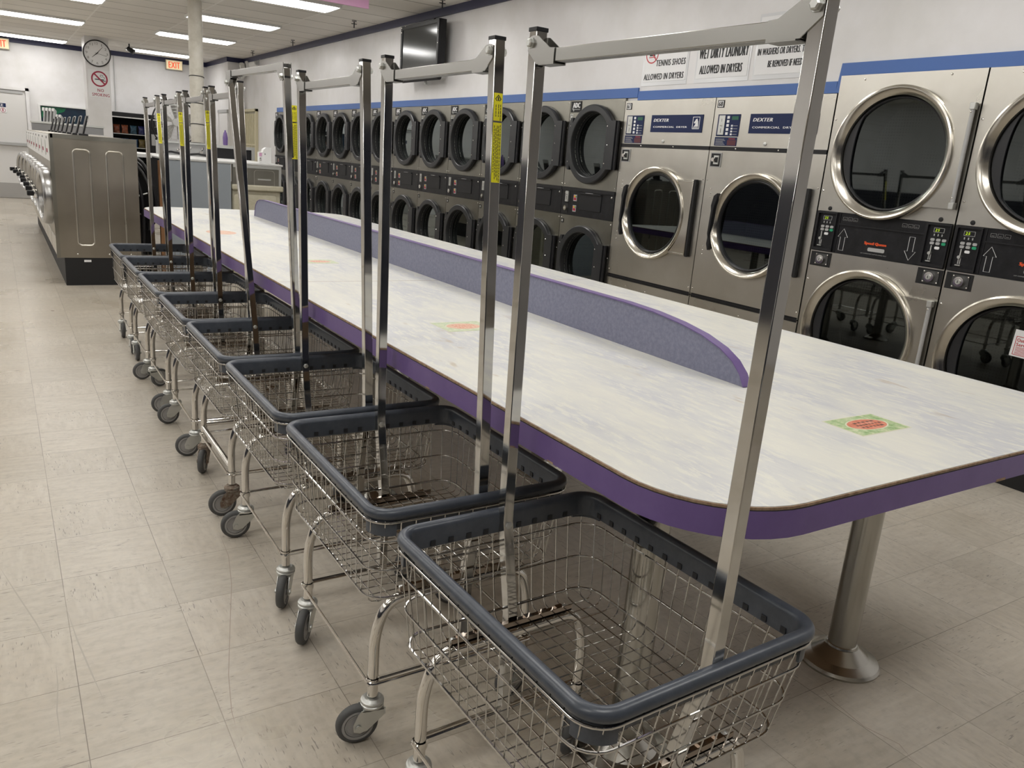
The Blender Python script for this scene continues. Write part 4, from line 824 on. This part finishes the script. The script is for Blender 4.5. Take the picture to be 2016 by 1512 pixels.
t = thing('wall_poster', 'narrow pink and white poster on the chase wall left of the detergent bottle', 'poster', (4.05, 18.72, 0))
b = MB(RW); b.box(0, 0.28, 1.35, 1.72, 0.0, 0.006, 'paper'); b.box(0.03, 0.25, 1.38, 1.45, 0.006, 0.007, 'pink'); b.box(0.06, 0.2, 1.5, 1.65, 0.006, 0.007, 'red'); b.build('sheet', t)
# round column
t = thing('round_column', 'cream round column with dark cable ties, rising to the ceiling', 'column', (2.20, 11.05, 0))
b = MB(); b.cyl((0, 0, 0), (0, 0, 1), 0.083, H, 'plaster', 28); b.build('shaft', t)
for z in (1.37, 1.60, 1.85, 2.17):
    b = MB(); b.lathe((0, 0, z), (0.05, 0.1, 1), [(0.086, 0), (0.090, 0.002), (0.090, 0.008), (0.086, 0.01)], 'ink', 28); b.build('cable_tie', t)
# big fan
FX, FY, FZ, FR = 2.56, 14.6, 1.67, 0.355
t = thing('pedestal_fan', 'large round fan with pale blades behind the cart racks', 'fan', (FX, FY, FZ))
b = MB(BW); b.tube([(FR*math.cos(a), FR*math.sin(a), 0.02) for a in [2*PI*i/40 for i in range(40)]], 0.009, 'black', 8, True); b.tube([(FR*math.cos(a), FR*math.sin(a), -0.02) for a in [2*PI*i/40 for i in range(40)]], 0.010, 'black', 8, True)
b.build('guard_rim', t)
b = MB(BW)
for r in [0.07+0.05*i for i in range(6)]: b.tube([(r*math.cos(a), r*math.sin(a), 0.05+0.05*(1-(r/FR)**2)) for a in [2*PI*i/32 for i in range(32)]], 0.0018, 'zinc', 4, True)
for i in range(20):
    a = 2*PI*i/20; b.tube([(0.05*math.cos(a), 0.05*math.sin(a), 0.10), (0.2*math.cos(a), 0.2*math.sin(a), 0.085), (FR*math.cos(a), FR*math.sin(a), 0.02)], 0.002, 'zinc', 4)
b.build('guard_grille', t)
for i in range(5):
    a0 = 2*PI*i/5+0.3; b = MB(BW)
    P = [(0.05, -0.25), (0.14, -0.42), (0.27, -0.5), (0.335, -0.25), (0.335, 0.2), (0.25, 0.32), (0.13, 0.30), (0.05, 0.25)]
    up = [(r*math.cos(a0+q), r*math.sin(a0+q), 0.03*q*2) for r, q in P]; k = len(up)
    b.add(up+[(x, y, z-0.004) for x, y, z in up], [tuple(range(k)), tuple(range(2*k-1, k-1, -1))]+[(j, (j+1) % k, (j+1) % k+k, j+k) for j in range(k)], 'fanb'); b.build('blade', t)
b = MB(BW); b.cyl((0, 0, -0.02), (0, 0, 1), 0.06, 0.12, 'white', 24); b.build('hub', t)
b = MB(BW); b.tube([(-FR-0.01, 0.02, -0.03), (-FR-0.02, -0.08, -0.05), (-FR+0.05, -0.25, -0.05), (-0.12, -0.40, -0.05), (0, -0.43, 0), (0.12, -0.40, -0.05), (FR-0.05, -0.25, -0.05), (FR+0.02, -0.08, -0.05), (FR+0.01, 0.02, -0.03)], 0.010, 'black', 8); b.tube([(0, -0.42, 0), (0, -FZ+0.03, 0)], 0.022, 'black', 10); b.cyl((0, -FZ, 0), (0, 1, 0), 0.28, 0.03, 'black', 28); b.build('stand', t)

# ================================================================ folding table
TX0, TX1, TY0, TY1, TZ = 0.968, 2.645, 0.822, 7.22, 0.865
t = thing('folding_table', 'long white laminate folding table with a purple edge and lilac divider', 'table', (1.8065, 4.02, 0))
hx, hy = (TX1-TX0)/2, (TY1-TY0)/2; oy = (TY0+TY1)/2-4.02
P0 = rrect(hx, hy, 0.24, 10, 0, oy); P1 = rrect(hx-0.0035, hy-0.0035, 0.2365, 10, 0, oy); P2 = rrect(hx-0.006, hy-0.006, 0.234, 10, 0, oy)
b = MB(); b.ringprism(P0, P1, 0.803, 0.8575, 'purple'); b.ringprism(rrect(hx-0.0005, hy-0.0005, 0.2395, 10, 0, oy), P1, 0.8575, 0.8582, 'deep'); b.build('edge_band', t)
b = MB(); b.prism(P1, 0.806, 0.8635, 'chip'); b.build('core_board', t)
b = MB(); b.prism(P2, 0.8635, 0.865, 'lam')
b.box(-hx+0.01, -0.075, 3.352-4.02, 3.355-4.02, 0.86502, 0.8652, 'chip'); b.box(-0.035, hx-0.01, 3.352-4.02, 3.355-4.02, 0.86502, 0.8652, 'chip'); b.build('laminate_top', t)
prof = [(6.62, 0.8655), (6.612, 0.90), (6.585, 0.955), (6.54, 0.985), (6.47, 1.002), (6.36, 1.008), (2.2, 1.008)]
for i in range(1, 15):
    a = PI/2*i/14; prof.append((1.456+0.44*(1-math.sin(a))+0.30*(1-i/14)**2*0, 0.8655+0.1425*math.cos(a)))
prof.append((1.456, 0.8655))
prof = [(6.62, 0.8655), (6.612, 0.90), (6.585, 0.955), (6.54, 0.985), (6.47, 1.002), (6.36, 1.008), (2.0, 1.008), (1.86, 1.003), (1.74, 0.992), (1.64, 0.976), (1.56, 0.953), (1.51, 0.928), (1.476, 0.898), (1.456, 0.8655)]
T0 = Matrix(((0, 0, 1, 0), (1, 0, 0, -4.02), (0, 1, 0, 0), (0, 0, 0, 1)))
b = MB(T0); b.prism(prof, 1.737-1.8065, 1.763-1.8065, 'lilac'); dv = b.build('divider', t, 0, 20)
b = MB(T0); k = len(prof); inner = [(y+(0.0 if i in (0, k-1) else 0), z) for i, (y, z) in enumerate(prof)]
vs = []
for i, (y, z) in enumerate(prof):
    a = Vector(prof[max(i-1, 0)]); c = Vector(prof[min(i+1, k-1)]); tt = (c-a).normalized(); nn = Vector((tt.y, -tt.x)) 
    if nn.y < -0.01 or (abs(nn.y) <= 0.01 and ((i < 3 and nn.x < 0) or (i > 8 and nn.x > 0))): nn = -nn
    for xx, o_ in ((1.7335, 0), (1.7335, 0.003), (1.7665, 0.003), (1.7665, 0)): vs.append((y+nn.x*o_, z+nn.y*o_, xx-1.8065))
fs = []
for i in range(k-1):
    for j in range(4): fs.append((i*4+j, i*4+(j+1) % 4, i*4+4+(j+1) % 4, i*4+4+j))
b.add(vs, fs+[(0, 1, 2, 3), (4*k-4, 4*k-3, 4*k-2, 4*k-1)], 'purple'); b.build('divider_edge', dv, 0, 30)
# floor pedestals
for y in (1.24, 2.94, 4.70, 6.40):
    for x in (1.243, 2.125):
        b = MB(); b.lathe((0, 0, 0), (0, 0, 1), [(0.122, 0.0), (0.122, 0.006), (0.116, 0.014), (0.086, 0.026), (0.056, 0.052), (0.050, 0.058), (0.047, 0.058), (0.045, 0.064), (0.042, 0.066)], 'pedestal', 40)
        b.cyl((0, 0, 0.06), (0, 0, 1), 0.042, 0.736, 'pedestal', 32); o = b.build('pedestal_leg', t, 0, 16); o.location = (x-1.8065, y-4.02, 0)
        b = MB(); b.box(-0.06, 0.06, -0.06, 0.06, 0.796, 0.803, 'black'); b.cyl((0, 0, 0.775), (0, 0, 1), 0.048, 0.022, 'black', 24); b.build('mounting_plate', o)
# worn printed stickers (plain leafy frame with an orange oval)
M['leaf'] = mottled('leafy_green_print', (0.20, 0.34, 0.12), (0.38, 0.50, 0.25), (0.66, 0.66, 0.46), 45, 0.4)
M['leaf2'] = mottled('faded_leafy_print', (0.40, 0.50, 0.30), (0.52, 0.58, 0.40), (0.70, 0.69, 0.52), 45, 0.4)
M['oval'] = mottled('orange_print', (0.52, 0.13, 0.06), (0.64, 0.20, 0.12), (0.70, 0.32, 0.22), 50, 0.4)
M['oval2'] = mottled('faded_orange_print', (0.66, 0.36, 0.24), (0.70, 0.42, 0.30), (0.74, 0.52, 0.40), 50, 0.4)
M['printdark'] = mat('faded_dark_print', (0.10, 0.045, 0.035), 0.5); M['border'] = mat('cream_print_border', (0.66, 0.65, 0.50), 0.4)
def sticker(cx, cy, w_, h_, rot, lf, ov, label):
    o_ = []
    T = Matrix.Translation((cx-1.8065, cy-4.02, TZ)) @ Matrix.Rotation(rot, 4, 'Z')
    b = MB(T); b.box(-w_/2, w_/2, -h_/2, h_/2, 0.0001, 0.0004, 'border'); b.box(-w_/2+0.004, w_/2-0.004, -h_/2+0.004, h_/2-0.004, 0.0004, 0.0006, lf)
    b.prism(circ(0, 0, w_*0.36, 36, 0, h_*0.31), 0.0006, 0.0007, 'border'); b.prism(circ(0, 0, w_*0.335, 36, 0, h_*0.28), 0.0007, 0.0009, ov)
    rr = random.Random(int(cx*100))
    for j in range(3):
        x = -w_*0.22+rr.random()*0.01
        while x < w_*0.22:
            L = 0.004+rr.random()*0.008; y = (1-j)*h_*0.13
            b.box(x, x+L, y-0.003-rr.random()*0.002, y+0.003, 0.0009, 0.0010, 'printdark' if lf == 'leaf' else ov.replace('2', '')); x += L+0.003+rr.random()*0.004
    s_ = b.build('printed_sticker', t); s_['label'] = label
sticker(1.787, 1.098, 0.200, 0.118, 0.0, 'leaf', 'oval', 'green leafy sticker with an orange oval')
sticker(1.335, 2.37, 0.19, 0.15, 0.0, 'leaf2', 'oval2', 'faded green sticker with a pale orange oval')
sticker(1.37, 3.98, 0.17, 0.14, 0.0, 'leaf2', 'oval2', 'very faded sticker with a pale orange oval')
b = MB(Matrix.Translation((1.18-1.8065, 5.3-4.02, TZ))); b.prism(circ(0, 0, 0.09, 20, 0, 0.12), 0.0001, 0.0003, 'oval2'); b.build('faded_mark', t)
# chips knocked out of the edge band
rr = random.Random(3); b = MB()
for y in (1.3, 1.9, 2.25, 3.05, 4.1):
    b.prism([(-hx-0.0006, y-4.02-0.012), (-hx-0.0006, y-4.02+0.010), (-hx+0.004, y-4.02+0.01), (-hx+0.004, y-4.02-0.012)], 0.803, 0.8065, 'chip')
b.prism([(0.085, -hy+oy-0.0008), (0.125, -hy+oy-0.0008), (0.12, -hy+oy+0.004), (0.085, -hy+oy+0.004)], 0.803, 0.809, 'chip'); b.build('edge_chips', t)

# ================================================================ wire laundry carts
RH, RV = 0.344, 0.277          # half length (Y) and half width (X) of the bumper
def arc_y(x, hx_, hy_, r):
    q = abs(x)-(hx_-r)
    return hy_ if q <= 0 else hy_-r+math.sqrt(max(0.0, r*r-q*q))
def make_basket():
    b = MB()
    ht = lambda z: (0.255+0.014*(z-0.42)/0.21, 0.293+0.040*(z-0.42)/0.21)
    zt, zb = 0.635, 0.402
    tx, ty = ht(zt); bx, by = ht(0.42)
    n = 14
    for i in range(n):
        k = -1+2*(i+0.5)/n; xt, xb = k*(tx-0.010), k*(bx-0.010)
        yt, yb = arc_y(xt, tx, ty, 0.05), arc_y(xb, bx, by, 0.05)
        b.tube(fillet([(xt, -yt, zt), (xb, -yb, zb), (xb, yb, zb), (xt, yt, zt)], 0.022, 3), 0.00145, 'wire', 5)
    n = 18
    for i in range(n):
        k = -1+2*(i+0.5)/n; yt, yb = k*(ty-0.012), k*(by-0.012)
        xt, xb = arc_y(yt, ty, tx, 0.05), arc_y(yb, by, bx, 0.05)
        b.tube(fillet([(-xt, yt, zt), (-xb, yb, zb-0.003), (xb, yb, zb-0.003), (xt, yt, zt)], 0.022, 3), 0.00145, 'wire', 5)
    for z, r in ((0.580, 0.0026), (0.500, 0.0026), (0.420, 0.0034), (0.632, 0.003)):
        x, y = ht(z); b.tube([(p[0], p[1], z) for p in rrect(x+0.0035, y+0.0035, 0.055, 6)], r, 'wire', 6, True)
    return b
def make_bumper():
    b = MB(); prof = []
    for i in range(13):
        a = math.radians(-75+i*22.5); prof.append((0.0005+0.0135*math.cos(a)-0.014, 0.650+0.0135*math.sin(a)))
    prof += [(-0.0285, 0.634), (-0.026, 0.609), (-0.021, 0.606), (-0.017, 0.634)]
    rings = []
    for o_, z in prof: rings.append([(p[0], p[1], z) for p in rrect(RV+o_, RH+o_, 0.062+o_, 8)])
    k = len(rings[0]); vs = [p for r in rings for p in r]; fs = []
    q = len(rings)
    for i in range(q):
        for j in range(k): fs.append((i*k+j, i*k+(j+1) % k, ((i+1) % q)*k+(j+1) % k, ((i+1) % q)*k+j))
    b.add(vs, fs, 'bumper')
    for sx in (-1, 1):
        for i in range(13):
            y = -0.27+i*0.045; b.box(sx*(RV-0.0275)-0.002, sx*(RV-0.0275)+0.002, y-0.006, y+0.006, 0.613, 0.625, 'bumper_slot')
    for sy in (-1, 1):
        for i in range(9):
            x = -0.18+i*0.045
            if abs(x) < 0.03: continue
            b.box(x-0.006, x+0.006, sy*(RH-0.0275)-0.002, sy*(RH-0.0275)+0.002, 0.613, 0.625, 'bumper_slot')
    # corner guards hanging below the bead on the outside
    for qx in (-1, 1):
        for qy in (-1, 1):
            o1 = []; i1 = []
            for i in range(9):
                a = math.radians(90*i/8); cx_, cy_ = qx*(RV-0.062), qy*(RH-0.062)
                o1.append((cx_+qx*0.052*math.cos(a), cy_+qy*0.052*math.sin(a))); i1.append((cx_+qx*0.046*math.cos(a), cy_+qy*0.046*math.sin(a)))
            b.prism(o1+i1[::-1], 0.598, 0.645, 'bumper')
    return b
def make_leg():
    b = MB(); zt = 0.386
    b.tube(fillet([(-0.222, 0, 0.128), (-0.222, 0, 0.30), (-0.19, 0, zt), (0.19, 0, zt), (0.222, 0, 0.30), (0.222, 0, 0.128)], 0.075, 7), 0.0135, 'chrome', 14)
    return b
def make_strip():
    b = MB(); b.box(-0.165, 0.165, -0.013, 0.013, 0.405, 0.409, 'strip'); b.box(-0.165, 0.165, -0.013, -0.011, 0.405, 0.420, 'strip')
    for i in range(7): b.box(-0.14+i*0.045, -0.12+i*0.045, -0.012, 0.012, 0.409, 0.413, 'strip')
    for x in (-0.155, 0.155): b.lathe((x, 0, 0.409), (0, 0, 1), [(0.009, 0), (0.008, 0.004), (0, 0.007)], 'zinc', 12)
    return b
def make_stretcher():
    b = MB(); x, y, z = 0.238, 0.268, 0.170
    b.tube([(p[0], p[1], z) for p in rrect(x, y, 0.016, 3)], 0.0042, 'chrome', 8, True)
    for s_ in (-1, 1):
        for q in (-1, 1): b.lathe((s_*0.222, q*0.25, z-0.010), (0, 0, 1), [(0.0165, 0), (0.0175, 0.005), (0.0165, 0.018)], 'chrome', 14)
    for yy in (-0.24, 0.24): b.tube([(-0.236, yy*1.06, z+0.002), (0.236, yy*1.06, z+0.002)], 0.0034, 'chrome', 6)
    return b
def make_fork(key):
    b = MB(); b.cyl((0, 0, 0.118), (0, 0, 1), 0.0085, 0.02, key, 12)
    b.lathe((0, 0, 0.104), (0, 0, 1), [(0.010, 0.020), (0.020, 0.0195), (0.025, 0.014), (0.0285, 0.0125), (0.0295, 0.008), (0.0265, 0.005), (0.029, 0.003), (0.029, -0.002), (0.022, -0.006)], key, 28)
    for s_ in (-1, 1):
        T = Matrix(((1, 0, 0, 0), (0, 0, -1, 0), (0, 1, 0, 0), (0, 0, 0, 1)))
        q = MB(T); q.prism([(-0.030, 0.098), (0.030, 0.100), (0.030, 0.082), (-0.014, 0.041), (-0.032, 0.036), (-0.048, 0.042), (-0.050, 0.060), (-0.038, 0.088)], s_*0.0185-0.0012, s_*0.0185+0.0012, key)
        q.cyl((-0.037, 0.053, s_*0.0205), (0, 0, s_), 0.008, 0.004, 'zinc' if key == 'zinc' else key, 10)
        o_ = len(b.v); b.v += q.v; mm = [b.m([k for k in M if M[k] == x][0]) for x in q.ms]; b.f += [tuple(a+o_ for a in f) for f in q.f]; b.mi += [mm[i] for i in q.mi]
    b.box(-0.026, 0.026, -0.0197, 0.0197, 0.094, 0.100, key)
    return b
def make_wheel(old=False):
    b = MB(Matrix.Translation((-0.037, 0, 0.053)))
    b.lathe((0, 0, 0), (0, 1, 0), [(0.040, -0.0125), (0.048, -0.012), (0.0525, -0.006), (0.053, 0), (0.0525, 0.006), (0.048, 0.012), (0.040, 0.0125)], 'tire', 32)
    for s_ in (-1, 1):
        b.lathe((0, 0, 0), (0, s_, 0), [(0, 0.013), (0.010, 0.013), (0.011, 0.0095), (0.028, 0.0095), (0.029, 0.012), (0.031, 0.012), (0.032, 0.0085), (0.0335, 0.0085), (0.034, 0.0125), (0.0405, 0.012)], 'rust' if old else 'hub', 28)
    return b
cart_meshes = {}
def shared(key, builder, name, parent, loc=(0, 0, 0), rz=0, bevel=0, smooth=35):
    if key not in cart_meshes:
        o = builder().build(name, parent, bevel, smooth); cart_meshes[key] = o
    else:
        o = cart_meshes[key].copy(); COL.objects.link(o); o.parent = parent; o.name = name
    o.location = loc; o.rotation_euler = (0, 0, rz); return o
def cart(i, yc, nb, fb, ntop, ftop, label, swivel, warn=False, flip=False, rusty=False, rz=0.0, xt=(0.0, 0.0)):
    cx = 0.925 if i == 0 else 0.911; PX = 0.928-cx
    c = thing('laundry_cart', label, 'laundry cart', (cx, yc, 0), rz, 'wire laundry carts in a row along the table')
    shared('bumper', make_bumper, 'bumper', c, smooth=50); shared('basket', make_basket, 'wire_basket', c, smooth=60)
    for q in (-1, 1):
        shared('leg', make_leg, 'leg_frame', c, (0, q*0.25, 0)); shared('strip', make_strip, 'floor_strip', c, (0, q*0.25, 0))
    shared('str', make_stretcher, 'stretcher', c)
    if rusty:
        b = MB(); b.tube([(-0.225, -0.25, 0.20), (-0.225, 0.25, 0.20)], 0.0115, 'chrome', 12); b.tube([(-0.222, 0.25, 0.215), (0.222, 0.25, 0.215)], 0.0115, 'chrome', 12); o = b.build('brace_tube', c)
    for j, (sx, sy) in enumerate(((-1, -1), (-1, 1), (1, -1), (1, 1))):
        r_ = rusty and sx < 0; k = 'rust' if r_ else 'zinc'
        f = shared('fork'+k, lambda: make_fork(k), 'caster', c, (sx*0.222, sy*0.25, 0), math.radians(swivel[j]), 0, 24)
        if r_: f['label'] = 'rusty brown caster'
        shared('wheel'+k, lambda: make_wheel(False), 'wheel', f, smooth=50)
    # rack posts follow the lean of the photo's rack
    nb, fb = max(nb, yc-0.311), min(fb, yc+0.311)
    h = 0.0127; top = 1.676
    posts = []
    for s_, base, tp in ((-1, nb-yc, ntop-yc), (1, fb-yc, ftop-yc)):
        tz = 1.690 if flip else top
        pts = [(tp, tz), (base, 0.64), (base-s_*0.012, 0.585), (s_*0.262, 0.425), (s_*0.258, 0.15)]
        b = MB(); b.sqtube(pts, h, 'post', PX, (xt[0 if s_ < 0 else 1], 0, 0, 0, 0)); p = b.build('post', c, 0.0015); posts.append(p)
        if not flip:
            b = MB(); b.box(PX-h-0.0015, PX+h+0.0015, tp-h-0.0015, tp+h+0.0015, top-0.004, top+0.004, 'black'); b.build('post_cap', p, 0.001)
        b = MB(); b.lathe((PX, base-s_*(h+0.0005), 0.632), (0, -s_, 0), [(0.009, 0), (0.009, 0.004), (0.005, 0.006), (0, 0.006)], 'zinc', 6); b.build('bolt', p); b = MB(); b.lathe((PX, base+s_*h, 0.632), (0, s_, 0), [(0.006, 0), (0.006, 0.006), (0, 0.006)], 'zinc', 10); b.build('nut', p)
        if warn and s_ < 0:
            XS = xt[0]
            d = Vector((base-tp, 0.64-top)).normalized()
            def at(z): return tp+(base-tp)*(top-z)/(top-0.64)
            b = MB()
            for z0, z1 in ((1.565, 1.508), (1.504, 1.378)):
                y0, y1 = at(z0)-h-0.0008, at(z1)-h-0.0008
                b.add([(PX-0.0105, y0, z0), (PX+0.0105, y0, z0), (PX+0.0105, y1, z1), (PX-0.0105, y1, z1), (PX-0.0105, y0+0.0006, z0), (PX+0.0105, y0+0.0006, z0), (PX+0.0105, y1+0.0006, z1), (PX-0.0105, y1+0.0006, z1)],
                      [(0, 1, 2, 3), (4, 7, 6, 5), (0, 4, 5, 1), (1, 5, 6, 2), (2, 6, 7, 3), (3, 7, 4, 0)], 'yellow')
            def marks(x0, x1, za, zb):
                x0 += XS*(za-0.64)/(top-0.64)*0; b.add([(x0, at(za)-h-0.0011, za), (x1, at(za)-h-0.0011, za), (x1, at(zb)-h-0.0011, zb), (x0, at(zb)-h-0.0011, zb)], [(0, 1, 2, 3)], 'ink')
            for x, za, zb in ((0.0065, 1.542, 1.512), (0.0015, 1.542, 1.516), (-0.005, 1.541, 1.518), (0.0075, 1.500, 1.385), (0.0035, 1.498, 1.382), (0.0, 1.498, 1.39), (-0.0035, 1.492, 1.384), (-0.0075, 1.498, 1.40)):
                z = za; rr2 = random.Random(int(x*1e4))
                while z > zb: L = 0.003+rr2.random()*0.005; marks(PX+x-0.0008, PX+x+0.0008, z, z-L); z -= L+0.0015
            zz = 1.553; yy = at(zz)-h-0.0011
            b.add([(PX, yy, zz+0.009), (PX+0.008, yy, zz), (PX, yy, zz-0.009), (PX-0.008, yy, zz), (PX, yy, zz+0.0065), (PX+0.0055, yy, zz), (PX, yy, zz-0.0065), (PX-0.0055, yy, zz)], [(0, 1, 5, 4), (1, 2, 6, 5), (2, 3, 7, 6), (3, 0, 4, 7)], 'ink'); marks(PX-0.0015, PX+0.0015, 1.557, 1.549)
            b.build('warning_label', p)
    n_, f_ = ntop-yc, ftop-yc
    if not flip: z0, z1, bz = 1.6125, 1.6375, 1.650
    else: z0, z1, bz = 1.682, 1.707, 1.662
    b = MB(); a0, a1 = (n_+0.030, f_-0.030) if not flip else (n_+0.01, f_-0.01)
    b.box(PX-h, PX+h, a0, a1, z0, z1, 'bar'); cb = b.build('crossbar', c, 0.0015)
    YZ = lambda x: Matrix(((0, 0, 1, x), (1, 0, 0, 0), (0, 1, 0, 0), (0, 0, 0, 1)))
    for s_, e in ((1, n_), (-1, f_)):
        b = MB()
        for xx in (PX-h-0.0022, PX+h+0.0002):
            q = MB(YZ(xx))
            if not flip: P = [(e+s_*0.078, z0-0.002), (e+s_*0.078, z1), (e+s_*0.062, z1+0.001), (e+s_*0.022, bz+0.012), (e+s_*0.004, bz+0.014), (e-s_*0.010, bz+0.010), (e-s_*0.010, bz-0.014), (e+s_*0.022, z0-0.002)]
            else: P = [(e+s_*0.055, z1+0.001), (e+s_*0.055, z0), (e+s_*0.018, bz-0.016), (e-s_*0.010, bz-0.014), (e-s_*0.013, bz+0.01), (e-s_*0.012, z1+0.001)]
            q.prism(P, 0, 0.002, 'bar'); o_ = len(b.v); b.v += q.v; b.f += [tuple(a+o_ for a in f) for f in q.f]; b.m('bar'); b.mi += q.mi
        b.box(PX-h-0.002, PX+h+0.002, min(e+s_*0.028, e+s_*0.078), max(e+s_*0.028, e+s_*0.078), z0-0.004, z0-0.002, 'bar')
        b.build('bracket', cb)
        for sx in (-1, 1): b = MB(); b.lathe((PX+sx*(h+0.0022), e+s_*0.001, bz), (sx, 0, 0), [(0.0105, 0), (0.0105, 0.002), (0.0085, 0.002), (0.0085, 0.007), (0.006, 0.009), (0, 0.009)], 'zinc', 6); b.build('bolt', cb)
    if any(xt):
        k_ = (xt[1]-xt[0])/(f_-n_); S = Matrix(((1, k_, 0, xt[0]-k_*n_), (0, 1, 0, 0), (0, 0, 1, 0), (0, 0, 0, 1)))
        for o in [cb]+list(cb.children): o.data.transform(S)
    return c
cart(0, 1.070, 0.755, 1.402, 0.752, 1.406, 'wire laundry cart nearest the camera, its rack cut by the top edge', (100, 35, 120, 40), rz=0.028)
cart(1, 1.815, 1.51, 2.146, 1.579, 2.162, 'second wire laundry cart from the camera, with the largest yellow warning label', (-10, 55, 10, 150), warn=True)
cart(2, 2.535, 2.216, 2.861, 2.324, 2.913, 'third wire laundry cart from the camera, plain posts without any label', (60, -5, 30, 80))
cart(3, 3.245, 2.883, 3.646, 3.014, 3.670, 'wire laundry cart with two rusty casters and splayed rack posts', (0, 65, 60, 10), warn=True, flip=True, rusty=True, xt=(-0.023, -0.063))
cart(4, 3.935, 3.610, 4.227, 3.769, 4.320, 'fifth wire laundry cart from the camera, right behind the splayed rack', (-8, 5, 100, 20))
cart(5, 4.625, 4.260, 4.96, 4.446, 4.981, 'sixth wire laundry cart from the camera, third from the far end', (0, 200, 60, 70), warn=True)
cart(6, 5.315, 4.930, 5.63, 5.167, 5.662, 'seventh wire laundry cart from the camera, next to the farthest cart', (5, 88, 0, 45), warn=True)
cart(7, 6.005, 5.660, 6.36, 5.918, 6.42, 'farthest wire laundry cart, closest to the ribbed steel washer panel', (85, 88, 20, 60), warn=True)
for o in list(bpy.data.objects):
    if o.name.startswith('t') and o.type == 'FONT': bpy.data.objects.remove(o)
